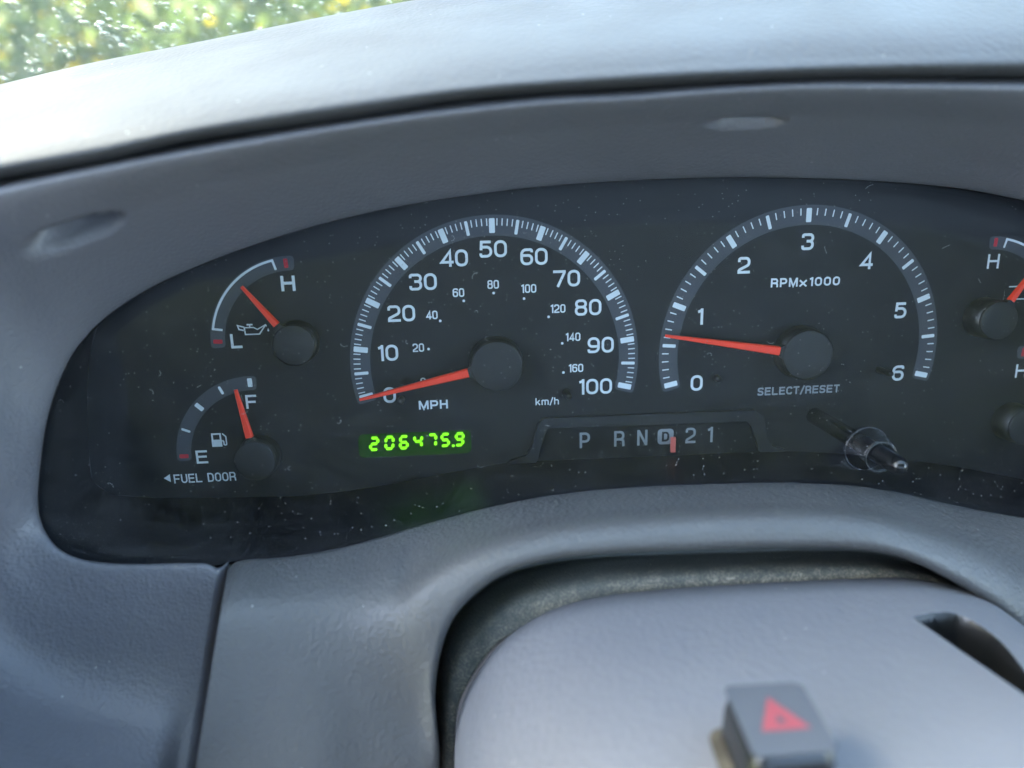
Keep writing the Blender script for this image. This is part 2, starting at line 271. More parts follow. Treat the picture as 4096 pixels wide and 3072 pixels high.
class Mb:
    """A small mesh builder, in mm."""

    def __init__(s):
        s.v, s.f = [], []

    def add(s, vs, fs):
        b = len(s.v)
        s.v += [tuple(p) for p in vs]
        s.f += [tuple(i + b for i in f) for f in fs]

    def poly(s, pts, n0, n1):
        """prism over the outline pts [(u, v)] between heights n0 and n1"""
        k = len(pts)
        s.add([(x, y, n0) for x, y in pts] + [(x, y, n1) for x, y in pts],
              [tuple(range(k))[::-1], tuple(range(k, 2 * k))] + [(i, (i + 1) % k, k + (i + 1) % k, k + i) for i in range(k)])

    def flat(s, pts, n):
        s.add([(x, y, n) for x, y in pts], [tuple(range(len(pts)))])

    def lathe(s, prof, seg=48, cx=0, cy=0):
        """prof: [(r, n)] from the foot upwards, closed on top when the last r is 0"""
        vs, fs = [], []
        for r, n in prof:
            for i in range(seg):
                a = 2 * math.pi * i / seg
                vs.append((cx + r * math.cos(a), cy + r * math.sin(a), n))
        for j in range(len(prof) - 1):
            for i in range(seg):
                k = (i + 1) % seg
                fs.append((j * seg + i, j * seg + k, (j + 1) * seg + k, (j + 1) * seg + i))
        s.add(vs, fs)

    def ribbon(s, pts, wd, n, closed=False):
        P = np.array(pts, float)
        k = len(P)
        L, R = [], []
        for i in range(k):
            a = P[(i - 1) % k] if (closed or i > 0) else None
            b = P[(i + 1) % k] if (closed or i < k - 1) else None
            d1 = (P[i] - a) / max(np.linalg.norm(P[i] - a), 1e-9) if a is not None else None
            d2 = (b - P[i]) / max(np.linalg.norm(b - P[i]), 1e-9) if b is not None else None
            if d1 is None: d1 = d2
            if d2 is None: d2 = d1
            n1 = np.array((-d1[1], d1[0])); n2 = np.array((-d2[1], d2[0]))
            m = n1 + n2
            l = np.linalg.norm(m)
            m = n1 if l < 1e-6 else m / l
            q = min(1 / max(m @ n1, 0.3), 2.2) * wd / 2
            L.append(P[i] + m * q); R.append(P[i] - m * q)
        vs = [(x, y, n) for x, y in L] + [(x, y, n) for x, y in R]
        s.add(vs, [(i, k + i, k + (i + 1) % k, (i + 1) % k) for i in range(k if closed else k - 1)])

    def build(s, name, mat, parent=None, smooth=False):
        return mesh_obj(name, s.v, s.f, mat, parent, smooth)


def fillet(pts, closed=False, seg=6):
    """pts: (x, y) or (x, y, radius) -> polyline with rounded corners"""
    P = [np.array(p[:2], float) for p in pts]
    rad = [p[2] if len(p) > 2 else 0 for p in pts]
    k = len(P)
    out = []
    for i in range(k):
        if rad[i] <= 0 or (not closed and i in (0, k - 1)):
            out.append(P[i]); continue
        a, b, c = P[(i - 1) % k], P[i], P[(i + 1) % k]
        d1, d2 = a - b, c - b
        l1, l2 = np.linalg.norm(d1), np.linalg.norm(d2)
        d1, d2 = d1 / l1, d2 / l2
        ang = math.acos(max(-1, min(1, float(d1 @ d2))))
        if ang > 3.1:
            out.append(b); continue
        t = min(rad[i] / math.tan(ang / 2), l1 * 0.499, l2 * 0.499)
        for j in range(seg + 1):
            q = j / seg
            s0, s1 = b + d1 * t, b + d2 * t
            # rational arc: weight = sin(half angle)
            wq = math.sin(ang / 2)
            B0, B1, B2 = (1 - q) ** 2, 2 * q * (1 - q) * wq, q * q
            out.append((s0 * B0 + b * B1 + s1 * B2) / (B0 + B1 + B2))
    return out


# ------------------------------------------------------------------ lettering: square-shouldered dial digits and capitals
def glyph(ch, W, t):
    """(strokes, width): strokes are (polyline, closed) on a cell of height 1"""
    a, b, T, B = t / 2, W - t / 2, 1 - t / 2, t / 2
    c = W / 2
    r = 0.30 * W if W < 0.7 else 0.27
    S = lambda *p: (fillet(p), False)
    Z = lambda *p: (fillet(p, True), True)
    m = 0.53
    if ch == '0' or ch == 'O': return [Z((a, B, r), (b, B, r), (b, T, r), (a, T, r))], W
    if ch == '1':
        x = 0.36
        return [S((x - 0.24, 0.80), (x - 0.16, 0.82, .1), (x, T - 0.02)), S((x, 1.0), (x, 0))], x + t / 2
    if ch == '2': return [S((a, .70), (a, T, r), (b, T, r), (b, .52, .2), (a, .22, .2), (a, B), (W, B))], W
    if ch == '3': return [S((a, .74), (a, T, r), (b, T, r), (b, m, r * .8), (c * .8, m)), S((c * .8, m), (b, m, r * .8), (b, B, r), (a, B, r), (a, .27))], W
    if ch == '4':
        x = b - 0.1
        return [S((x, 0), (x, T), (a, .27), (W + .02, .27))], W
    if ch == '5': return [S((b, T), (a + .05, T), (a + .02, .44)), S((a + .02, .52), (a + .08, .62, .1), (b, .62, r), (b, B, r), (a, B, r), (a, .25))], W
    if ch == '6': return [S((b, .76), (b, T, r), (a, T, r), (a, B, r), (b, B, r), (b, .58, r * .8), (a, .58))], W
    if ch == '7': return [S((0, T), (b, T), (b, .86, .06), (W * .36, 0))], W
    if ch == '8': return [Z((a + .02, m, r * .7), (b - .02, m, r * .7), (b - .02, T, r * .8), (a + .02, T, r * .8)), Z((a, B, r * .8), (b, B, r * .8), (b, m, r * .8), (a, m, r * .8))], W
    if ch == '9': return [S((a, .24), (a, B, r), (b, B, r), (b, T, r), (a, T, r), (a, .42, r * .8), (b, .42))], W
    if ch == 'H': return [S((a, 0), (a, 1)), S((b, 0), (b, 1)), S((a, .52), (b, .52))], W
    if ch == 'L': return [S((a, 1), (a, B), (W, B))], W
    if ch == 'E': return [S((W, T), (a, T), (a, B), (W, B)), S((a, .52), (W * .93, .52))], W
    if ch == 'F': return [S((W, T), (a, T), (a, 0)), S((a, .49), (W * .9, .49))], W
    if ch == 'P': return [S((a, 0), (a, T), (b, T, .22), (b, .42, .22), (a, .42))], W
    if ch == 'R': return [S((a, 0), (a, T), (b, T, .2), (b, .46, .2), (a, .46)), S((c + .02, .46), (b, .40, .12), (b + .02, 0))], W
    if ch == 'D': return [Z((a, B), (b, B, .3), (b, T, .3), (a, T))], W
    if ch == 'N': return [S((a, 0), (a, 1)), S((a, .98), (b, .02)), S((b, 0), (b, 1))], W
    if ch == 'M':
        W *= 1.22; b = W - t / 2
        return [S((a, 0), (a, 1)), S((b, 0), (b, 1)), S((a + .02, .97), (W / 2, .06), (b - .02, .97))], W
    if ch == 'U': return [S((a, 1), (a, B, .28), (b, B, .28), (b, 1))], W
    if ch == 'S': return [S((b, .74), (b, T, .24), (a, T, .24), (a, m, .22), (b, m - .04, .22), (b, B, .24), (a, B, .24), (a, .27))], W
    if ch == 'C': return [S((b, .70), (b, T, .28), (a, T, .28), (a, B, .28), (b, B, .28), (b, .30))], W
    if ch == 'T': return [S((0, T), (W, T)), S((c, T), (c, 0))], W
    if ch == '/': return [S((0, -.08), (W * .62, 1.06))], W * .62
    if ch == 'k': return [S((a, 0), (a, 1)), S((b, .70), (a + .03, .30)), S((a + .2, .42), (b + .03, 0))], W
    if ch == 'm':
        W *= 1.5; b = W - t / 2
        return [S((a, 0), (a, .72)), S((a, .5), (a, .66, .15), (W / 2, .66, .15), (W / 2, 0)), S((W / 2, .5), (W / 2, .66, .15), (b, .66, .15), (b, 0))], W
    if ch == 'h': return [S((a, 0), (a, 1)), S((a, .5), (a, .66, .15), (b, .66, .18), (b, 0))], W
    if ch == 'x': return [S((.03, 0), (W - .03, .70)), S((.03, .70), (W - .03, 0))], W
    return [], W * .55


def lettering(name, text, cx, cy, H, mat, parent, W=0.76, t=0.155, gap=0.11, n=0.15, total=None, slant=0.0, label=None):
    """one line of print centred on (cx, cy); total: its overall width in mm"""
    x, parts = 0.0, []
    for ch in text:
        st_, wd = glyph(ch, W, t)
        parts.append((x, st_))
        x += wd + gap
    width = x - gap
    sx = (total / (width * H)) if total else 1.0
    mb = Mb()
    k = 0
    for x0, st_ in parts:
        for pl, closed in st_:
            pts = []
            for p in pl:
                px = (x0 + p[0] - width / 2) * H * sx + (p[1] - .5) * H * slant
                pts.append((cx + px, cy + (p[1] - .5) * H))
            mb.ribbon(pts, t * H, n + 0.012 * (k % 5), closed)
            k += 1
    o = mb.build(name, mat, parent)
    if label:
        o['label'] = label
    return o


# ------------------------------------------------------------------ materials
def new_mat(name):
    m = bpy.data.materials.new(name)
    m.use_nodes = True
    t = m.node_tree
    return m, t, t.nodes['Principled BSDF'], (lambda k, **kw: setup(t, k, kw))


def setup(t, kind, kw):
    n = t.nodes.new(kind)
    for k, v in kw.items():
        if k.startswith('i_'):
            key = k[2:]
            n.inputs[int(key) if key.isdigit() else key].default_value = v
        else:
            setattr(n, k, v)
    return n


def plain(name, color, rough=0.5, spec=0.5, bump=0.0, bscale=2500.0, var=0.0):
    m, t, b, N = new_mat(name)
    b.inputs['Base Color'].default_value = (*color, 1)
    b.inputs['Roughness'].default_value = rough
    b.inputs['Specular IOR Level'].default_value = spec
    tc = N('ShaderNodeTexCoord')
    if bump:
        nz = N('ShaderNodeTexNoise', i_Scale=bscale, i_Detail=3.0)
        bp = N('ShaderNodeBump', i_Strength=bump, i_Distance=0.0002)
        t.links.new(tc.outputs['Object'], nz.inputs['Vector'])
        t.links.new(nz.outputs[0], bp.inputs['Height'])
        t.links.new(bp.outputs[0], b.inputs['Normal'])
    if var:
        nz2 = N('ShaderNodeTexNoise', i_Scale=90.0, i_Detail=5.0)
        mr = N('ShaderNodeMapRange', i_1=0.3, i_2=0.7, i_3=1 - var, i_4=1 + var)
        mx = N('ShaderNodeMix', data_type='RGBA', blend_type='MULTIPLY')
        mx.inputs[0].default_value = 1.0
        mx.inputs[6].default_value = (*color, 1)
        t.links.new(tc.outputs['Object'], nz2.inputs['Vector'])
        t.links.new(nz2.outputs[0], mr.inputs[0])
        t.links.new(mr.outputs[0], mx.inputs[7])
        t.links.new(mx.outputs[2], b.inputs['Base Color'])
    return m


def vinyl(name, color, rough=0.48, grain=0.55, gscale=650.0, dust=0.0, spec=0.5):
    """moulded dash plastic: leather grain, faint patchiness, pale dust specks"""
    m, t, b, N = new_mat(name)
    b.inputs['Specular IOR Level'].default_value = spec
    tc = N('ShaderNodeTexCoord')
    v1 = N('ShaderNodeTexVoronoi', i_Scale=gscale, feature='SMOOTH_F1')
    n1 = N('ShaderNodeTexNoise', i_Scale=gscale * 0.6, i_Detail=4.0)
    wv = N('ShaderNodeMix', data_type='RGBA', blend_type='ADD')
    wv.inputs[0].default_value = 0.0008
    ad = N('ShaderNodeMath', operation='ADD')
    bp = N('ShaderNodeBump', i_Strength=grain, i_Distance=0.0004)
    t.links.new(tc.outputs['Object'], wv.inputs[6])
    t.links.new(n1.outputs[1], wv.inputs[7])
    t.links.new(wv.outputs[2], v1.inputs['Vector'])
    t.links.new(tc.outputs['Object'], n1.inputs['Vector'])
    t.links.new(v1.outputs['Distance'], ad.inputs[0])
    t.links.new(n1.outputs[0], ad.inputs[1])
    t.links.new(ad.outputs[0], bp.inputs['Height'])
    t.links.new(bp.outputs[0], b.inputs['Normal'])
    n2 = N('ShaderNodeTexNoise', i_Scale=22.0, i_Detail=6.0)
    mr = N('ShaderNodeMapRange', i_1=0.3, i_2=0.7, i_3=rough - 0.05, i_4=rough + 0.06)
    t.links.new(tc.outputs['Object'], n2.inputs['Vector'])
    t.links.new(n2.outputs[0], mr.inputs[0])
    t.links.new(mr.outputs[0], b.inputs['Roughness'])
    # specks: random cells of a fine voronoi
    v2 = N('ShaderNodeTexVoronoi', i_Scale=260.0)
    lt = N('ShaderNodeMath', operation='LESS_THAN', i_1=0.11)
    sep = N('ShaderNodeSeparateColor')
    gt = N('ShaderNodeMath', operation='GREATER_THAN', i_1=0.93)
    mu = N('ShaderNodeMath', operation='MULTIPLY')
    t.links.new(tc.outputs['Object'], v2.inputs['Vector'])
    t.links.new(v2.outputs['Distance'], lt.inputs[0])
    t.links.new(v2.outputs['Color'], sep.inputs[0])
    t.links.new(sep.outputs[0], gt.inputs[0])
    t.links.new(lt.outputs[0], mu.inputs[0])
    t.links.new(gt.outputs[0], mu.inputs[1])
    mu2 = N('ShaderNodeMath', operation='MULTIPLY', i_1=0.5)
    t.links.new(mu.outputs[0], mu2.inputs[0])
    n3 = N('ShaderNodeTexNoise', i_Scale=35.0, i_Detail=8.0, i_Roughness=0.7)
    mr3 = N('ShaderNodeMapRange', i_1=0.42, i_2=0.8, i_3=0.0, i_4=dust)
    t.links.new(tc.outputs['Object'], n3.inputs['Vector'])
    t.links.new(n3.outputs[0], mr3.inputs[0])
    mxf = N('ShaderNodeMath', operation='MAXIMUM')
    t.links.new(mu2.outputs[0], mxf.inputs[0])
    t.links.new(mr3.outputs[0], mxf.inputs[1])
    mx = N('ShaderNodeMix', data_type='RGBA')
    mx.inputs[6].default_value = (*color, 1)
    mx.inputs[7].default_value = (0.42, 0.42, 0.40, 1)
    t.links.new(mxf.outputs[0], mx.inputs[0])
    t.links.new(mx.outputs[2], b.inputs['Base Color'])
    return m


def glow(name, color, strength):
    m, t, b, N = new_mat(name)
    b.inputs['Base Color'].default_value = (color[0] * .3, color[1] * .3, color[2] * .3, 1)
    b.inputs['Emission Color'].default_value = (*color, 1)
    b.inputs['Emission Strength'].default_value = strength
    return m


def clear_sheet(name, tint, ior=1.49, dust=0.0, speck=0.0, haze=0.0, rough=0.02, dustcol=(0.55, 0.55, 0.55), film=0.0):
    """thin clear plastic or glass: straight-through transparency, fresnel reflection, dust lying on it"""
    m, t, b, N = new_mat(name)
    t.nodes.remove(b)
    out = t.nodes['Material Output']
    tr = N('ShaderNodeBsdfTransparent', i_0=(*tint, 1))
    gl = N('ShaderNodeBsdfGlossy', i_Roughness=rough)
    ge = N('ShaderNodeNewGeometry')                        # Schlick reflectance, the same from both sides of the sheet
    dt = N('ShaderNodeVectorMath', operation='DOT_PRODUCT')
    ab = N('ShaderNodeMath', operation='ABSOLUTE')
    iv = N('ShaderNodeMath', operation='SUBTRACT', i_0=1.0)
    pw = N('ShaderNodeMath', operation='POWER', i_1=5.0)
    f0 = ((ior - 1) / (ior + 1)) ** 2
    ma = N('ShaderNodeMath', operation='MULTIPLY_ADD', i_1=1 - f0, i_2=f0)
    t.links.new(ge.outputs['Normal'], dt.inputs[0]); t.links.new(ge.outputs['Incoming'], dt.inputs[1])
    t.links.new(dt.outputs['Value'], ab.inputs[0]); t.links.new(ab.outputs[0], iv.inputs[1])
    t.links.new(iv.outputs[0], pw.inputs[0]); t.links.new(pw.outputs[0], ma.inputs[0])
    m1 = N('ShaderNodeMixShader')
    t.links.new(ma.outputs[0], m1.inputs[0])
    t.links.new(tr.outputs[0], m1.inputs[1])
    t.links.new(gl.outputs[0], m1.inputs[2])
    df = N('ShaderNodeBsdfDiffuse', i_0=(*dustcol, 1))
    tc = N('ShaderNodeTexCoord')
    # film of dust, streaked by wiping
    mp = N('ShaderNodeMapping')
    mp.inputs['Scale'].default_value = (55, 110, 60)
    mp.inputs['Rotation'].default_value = (0, 0, 0.7)
    n1 = N('ShaderNodeTexNoise', i_Scale=1.0, i_Detail=9.0, i_Roughness=0.72)
    t.links.new(tc.outputs['Object'], mp.inputs[0])
    t.links.new(mp.outputs[0], n1.inputs['Vector'])
    r1 = N('ShaderNodeMapRange', i_1=0.38, i_2=0.75, i_3=haze, i_4=dust + haze)
    t.links.new(n1.outputs[0], r1.inputs[0])
    fac = r1.outputs[0]
    if film:                                               # a film that lies thickest along the left and lower edges
        at = N('ShaderNodeAttribute', attribute_name='film')
        sc = N('ShaderNodeMapRange', i_1=0.40, i_2=0.72, i_3=0.15, i_4=1.0)
        t.links.new(n1.outputs[0], sc.inputs[0])
        fm = N('ShaderNodeMath', operation='MULTIPLY')
        t.links.new(at.outputs['Fac'], fm.inputs[0]); t.links.new(sc.outputs[0], fm.inputs[1])
        f2 = N('ShaderNodeMath', operation='MULTIPLY_ADD', i_1=film)
        t.links.new(fm.outputs[0], f2.inputs[0]); t.links.new(fac, f2.inputs[2])
        fac = f2.outputs[0]
    if speck:
        prev = fac
        for sc, th in ((520.0, 0.10), (1100.0, 0.2)):
            v = N('ShaderNodeTexVoronoi', i_Scale=sc)
            lt = N('ShaderNodeMath', operation='LESS_THAN', i_1=th)
            sp = N('ShaderNodeSeparateColor')
            n4 = N('ShaderNodeTexNoise', i_Scale=28.0, i_Detail=4.0)
            th2 = N('ShaderNodeMapRange', i_1=0.35, i_2=0.7, i_3=0.99, i_4=0.86)
            gt = N('ShaderNodeMath', operation='GREATER_THAN')
            mu = N('ShaderNodeMath', operation='MULTIPLY')
            mu2 = N('ShaderNodeMath', operation='MULTIPLY', i_1=speck)
            t.links.new(tc.outputs['Object'], v.inputs['Vector'])
            t.links.new(tc.outputs['Object'], n4.inputs['Vector'])
            t.links.new(n4.outputs[0], th2.inputs[0])
            t.links.new(v.outputs['Distance'], lt.inputs[0])
            t.links.new(v.outputs['Color'], sp.inputs[0])
            t.links.new(sp.outputs[1], gt.inputs[0])
            t.links.new(th2.outputs[0], gt.inputs[1])
            t.links.new(lt.outputs[0], mu.inputs[0])
            t.links.new(gt.outputs[0], mu.inputs[1])
            t.links.new(mu.outputs[0], mu2.inputs[0])
            mx = N('ShaderNodeMath', operation='MAXIMUM')
            t.links.new(prev, mx.inputs[0])
            t.links.new(mu2.outputs[0], mx.inputs[1])
            prev = mx.outputs[0]
        fac = prev
    m2 = N('ShaderNodeMixShader')
    t.links.new(fac, m2.inputs[0])
    t.links.new(m1.outputs[0], m2.inputs[1])
    t.links.new(df.outputs[0], m2.inputs[2])
    t.links.new(m2.outputs[0], out.inputs[0])
    return m


M_SURR = vinyl('surround_vinyl', (0.120, 0.121, 0.136), 0.45, 0.55, 900, 0.03)
M_TRIM = vinyl('trim_vinyl', (0.092, 0.093, 0.095), 0.45, 0.65, 760, 0.03, 0.42)
M_PAD = vinyl('pad_vinyl', (0.060, 0.061, 0.066), 0.63, 0.5, 620, 0.02, 0.45)
M_SHR = vinyl('shroud_plastic', (0.170, 0.171, 0.188), 0.46, 0.5, 520, 0.05)
M_DIAL = plain('dial_black', (0.010, 0.0115, 0.0155), 0.62, 0.4, 0.08, 6000, 0.06)
M_BAND = plain('band_grey', (0.072, 0.078, 0.092), 0.6, 0.3, 0.2, 3000, 0.06)
M_INK = plain('white_ink', (0.74, 0.80, 0.82), 0.6, 0.3, 0.3, 4000, 0.06)
M_DIM = plain('grey_ink', (0.30, 0.33, 0.35), 0.6, 0.3)
M_RED = plain('red_ink', (0.55, 0.03, 0.05), 0.6, 0.3)
M_NEEDLE = plain('needle_orange', (1.0, 0.058, 0.024), 0.45, 0.4)
M_GEARP = plain('pointer_pink', (0.85, 0.20, 0.16), 0.5, 0.3)
M_HUB = plain('hub_plastic', (0.013, 0.014, 0.017), 0.5, 0.5, 0.5, 3000, 0.15)
M_BLACK = plain('black_plastic', (0.012, 0.013, 0.015), 0.42, 0.5, 0.3, 2500)
M_HOUSE = plain('housing_black', (0.005, 0.006, 0.009), 0.42, 0.3, 0.3, 1800)
M_FRAME = plain('frame_grey', (0.024, 0.026, 0.030), 0.6, 0.3, 0.5, 2600)
M_WINDOW = glow('display_glass', (0.02, 0.16, 0.012), 0.005)
M_WINDOW.node_tree.nodes['Principled BSDF'].inputs['Roughness'].default_value = 0.2
M_GREEN = glow('display_green', (0.21, 1.0, 0.006), 0.085)
M_KNOB = plain('knob_black', (0.008, 0.009, 0.010), 0.22, 0.6)
M_LENS = clear_sheet('lens_clear', (0.93, 0.95, 0.97), 1.49, 0.018, 0.40, 0.001, 0.09, film=0.06)
M_COLLAR = clear_sheet('collar_clear', (0.78, 0.80, 0.83), 1.5, 0.03, 0.5, 0.002, 0.04)
M_BTN = plain('button_grey', (0.085, 0.094, 0.112), 0.24, 0.5, 0.25, 1500)
M_BTNRED = plain('button_red', (0.27, 0.055, 0.07), 0.5, 0.4)
M_SPECK = plain('dust_pale', (0.55, 0.54, 0.50), 0.9, 0.1)
M_EDGE = plain('clear_edge', (0.035, 0.04, 0.045), 0.16, 0.8)
M_CRUMB = plain('dirt_crumb', (0.40, 0.35, 0.26), 0.9, 0.1)
M_LINT = plain('lint_white', (0.6, 0.62, 0.64), 0.9, 0.1)


def boot_material():
    m, t, b, N = new_mat('boot_rubber')
    b.inputs['Roughness'].default_value = 0.6
    tc = N('ShaderNodeTexCoord')
    at = N('ShaderNodeAttribute', attribute_name='grime')
    n1 = N('ShaderNodeTexNoise', i_Scale=160.0, i_Detail=8.0, i_Roughness=0.75)
    n2 = N('ShaderNodeTexNoise', i_Scale=1400.0, i_Detail=4.0)
    for n in (n1, n2):
        t.links.new(tc.outputs['Object'], n.inputs['Vector'])
    r1 = N('ShaderNodeMapRange', i_1=0.35, i_2=0.65, i_3=0.0, i_4=1.3)
    t.links.new(n1.outputs[0], r1.inputs[0])
    mu = N('ShaderNodeMath', operation='MULTIPLY', use_clamp=True)
    t.links.new(r1.outputs[0], mu.inputs[0])
    t.links.new(at.outputs['Fac'], mu.inputs[1])
    r2 = N('ShaderNodeMapRange', i_1=0.45, i_2=0.62, i_3=0.25, i_4=1.0)
    t.links.new(n2.outputs[0], r2.inputs[0])
    mu2 = N('ShaderNodeMath', operation='MULTIPLY', use_clamp=True)
    t.links.new(mu.outputs[0], mu2.inputs[0])
    t.links.new(r2.outputs[0], mu2.inputs[1])
    mx = N('ShaderNodeMix', data_type='RGBA')
    mx.inputs[6].default_value = (0.105, 0.118, 0.115, 1)
    mx.inputs[7].default_value = (0.58, 0.51, 0.40, 1)
    t.links.new(mu2.outputs[0], mx.inputs[0])
    t.links.new(mx.outputs[2], b.inputs['Base Color'])
    bp = N('ShaderNodeBump', i_Strength=0.8, i_Distance=0.0004)
    t.links.new(n2.outputs[0], bp.inputs['Height'])
    t.links.new(bp.outputs[0], b.inputs['Normal'])
    return m


M_BOOT = boot_material()

# ================================================================== THE DASHBOARD
# ---- gauge surround: hood, left cheek and lower left panel in one moulding
surround = thing('gauge_surround', 'blue grey moulded hood and left cheek framing the gauges, with two finger recesses', 'dashboard trim')
rows = Q['SURROUND']
G = loft(rows, 20, 16)
N_ = grid_normals(G)
s_ = np.sum(N_ * (np.array(EYE) - G), axis=2)
if np.median(s_) < 0:
    N_ = -N_
for (c, rx, ry, depth) in [[[-122.3, 54.1, 59.1], 16.0, 5.2, 10.0], [[73.0, 81.5, 54.3], 13.0, 3.8, 6.0]]:                             # finger recesses: long along the hood, steep walled
    c = np.array(c)
    ij = np.unravel_index(np.argmin(np.linalg.norm(G - c, axis=2)), G.shape[:2])
    tn = G[ij[0], ij[1] + 3] - G[ij[0], ij[1] - 3]; tn /= np.linalg.norm(tn)
    nn = N_[ij]
    bn = np.cross(nn, tn)
    D = G - G[ij]
    tt = D @ tn / rx
    if tn[0] < 0: tt = -tt
    d = np.sqrt(tt ** 2 + (D @ bn / ry) ** 2)
    f = np.clip((1.04 - d) / (.95 - .62 * (.5 + .5 * np.clip(tt, -1, 1))), 0, 1)   # steep at its right end, shallow at the left
    f = f * f * (3 - 2 * f)
    f[np.linalg.norm(D, axis=2) > 34] = 0
    G = G - nn * (f * depth * (1 + .45 * np.clip(tt, -1, 1)))[..., None]
# rolled edge along the seam
e = G[:, -1:, :].copy()
e1 = e + np.array((1.2, 0, -1.5)); e2 = e + np.array((2.0, 0, -5)); e3 = e + np.array((2.2, 0, -14))
G = np.concatenate([G, e1, e2, e3], axis=1)
grid_mesh('hood_panel', G, M_SURR, surround, 0.0, EYE)

# ---- lower trim panel with the column cut-out
trim = thing('column_trim_panel', 'grey trim panel under the gauges, right of the seam, cut out around the steering column', 'dashboard trim')
G = loft(Q['TRIM'], 14, 10)
e = G[:, :1, :]
G = np.concatenate([e + np.array((-1.2, 0, -14)), e + np.array((-1.0, 0, -4)), e + np.array((-.6, 0, -1.2)), G], axis=1)
grid_mesh('trim_shell', G, M_TRIM, trim, 0.0, EYE)
mb = Mb()
seam = [(x, y) for x, y in ((-100, -62), (-80, -62), (-80, -150), (-122, -150))]
mb.poly(seam, 34, 36)
mb.build('seam_shade_strip', M_BLACK, trim)  # black strip stands for the unlit depth behind the seam

# ---- dirty rubber boot in the cut-out
boot = thing('column_boot', 'dusty dark rubber seal in the gap around the steering column', 'rubber seal')
G = loft(Q['BOOT'], 12, 8)
o = grid_mesh('boot_skirt', G, M_BOOT, boot, 1.5, EYE)
r_, c_, _ = G.shape
gr = np.zeros((r_, c_))
fr = np.linspace(0, 1, r_)[:, None]
fc = np.linspace(0, 1, c_)[None, :]
side = np.clip(1 - fc * 4.5, 0, 1)                        # the left, upright run is dirty near its outer lip
rightdirt = np.clip((fc - .45) * 4, 0, 1) * np.clip(1.2 - (fc - .75) * 6, 0, 1)
gr = np.clip((fr - .58) * 3.2, 0, 1) * (0.55 + 0.5 * rightdirt) + side * np.clip(1.1 - np.abs(fr - .46) * 2.8, 0, 1)
gr += rightdirt * np.clip((fr - .5) * 2.5, 0, 1) * .5
at_ = o.data.attributes.new('grime', 'FLOAT', 'POINT')
at_.data.foreach_set('value', np.clip(gr, 0, 1).ravel().astype(np.float32))

mb = Mb()
for i in range(900):
    a = random.randrange(r_ // 3, r_ - 2)
    b = random.randrange(2, c_ - 4) if random.random() < .4 else min(c_ - 5, max(2, int(random.gauss(c_ * .78, c_ * .10))))
    q = G[a, b] * (1 - random.random()) + G[a + 1, b + 1] * random.random() if False else G[a, b] + (G[a + 1, b] - G[a, b]) * random.random() + (G[a, b + 1] - G[a, b]) * random.random()
    r = random.choice((.05, .06, .08, .08, .11, .16)) * random.uniform(.7, 1.3)
    q = q + np.array((0, r * .4, r * .5))
    mb.add([q + np.array(o_) * r for o_ in ((1, 0, .2), (-.4, .9, 0), (-.6, -.8, .1), (0, .2, 1))], [(0, 1, 3), (1, 2, 3), (2, 0, 3)])
d_ = mb.build('dirt_crumbs', M_CRUMB, boot)
d_['kind'] = 'stuff'

# ---- steering column shroud
shroud = thing('steering_column_shroud', 'pale blue grey plastic steering column cover with hazard button on top', 'column cover')
prof = catmull(Q['SHROUD'], 48)
ns = np.concatenate([[70, 71.5, 73.2, 75.2, 78, 82], np.linspace(84, 146, 156), np.linspace(149, 235, 28)])
drop = np.interp(ns, [70, 71.5, 73.2, 75.2, 78, 82, 90, 235], [5.5, 3.4, 1.9, .9, .3, 0, 0, 3.5])
G = np.zeros((len(ns), len(prof), 3))
cen = np.array((70.0, -130.0))
for i, n in enumerate(ns):
    d = prof[:, :2] - cen
    L_ = np.linalg.norm(d, axis=1, keepdims=True)
    G[i, :, :2] = prof[:, :2] - d / L_ * drop[i]
    G[i, :, 2] = n
# scooped pocket at the right of the plateau: floor drops behind a slanting edge, rim stays
if [[114.6, 100.7], [114.6, 98.7], [123.6, 96.8], [129.7, 97.7], [132.5, 107.6], [128.8, 123.4], [123.6, 137.2], [123.6, 142.2]]:
    PK = np.array([[114.6, 100.7], [114.6, 98.7], [123.6, 96.8], [129.7, 97.7], [132.5, 107.6], [128.8, 123.4], [123.6, 137.2], [123.6, 142.2]])
    PK = np.concatenate([PK[:1], catmull(PK[1:-1], 8), PK[-1:]])                                      # its outline on the shell, (u, n)
    U, Nn = G[:, :, 0], G[:, :, 2]
    sd = np.full(U.shape, 1e9)
    ins = np.zeros(U.shape, bool)
    for i in range(len(PK)):
        a_, b_ = PK[i], PK[(i + 1) % len(PK)]
        e_ = b_ - a_
        tt = np.clip(((U - a_[0]) * e_[0] + (Nn - a_[1]) * e_[1]) / (e_ @ e_), 0, 1)
        sd = np.minimum(sd, np.hypot(U - a_[0] - tt * e_[0], Nn - a_[1] - tt * e_[1]))
        cr = (a_[1] > Nn) != (b_[1] > Nn)
        with np.errstate(divide='ignore', invalid='ignore'):
            xi = a_[0] + (Nn - a_[1]) / (b_[1] - a_[1]) * e_[0]
        ins ^= cr & (U < xi)
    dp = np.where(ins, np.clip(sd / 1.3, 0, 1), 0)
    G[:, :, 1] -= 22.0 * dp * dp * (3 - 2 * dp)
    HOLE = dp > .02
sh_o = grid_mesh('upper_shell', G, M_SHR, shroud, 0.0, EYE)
sh_o.data.materials.append(M_BLACK)  # pocket faces painted black for the darkness inside the opening
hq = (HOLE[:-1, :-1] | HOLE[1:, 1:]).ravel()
sh_o.data.polygons.foreach_set('material_index', hq.astype(np.int32))
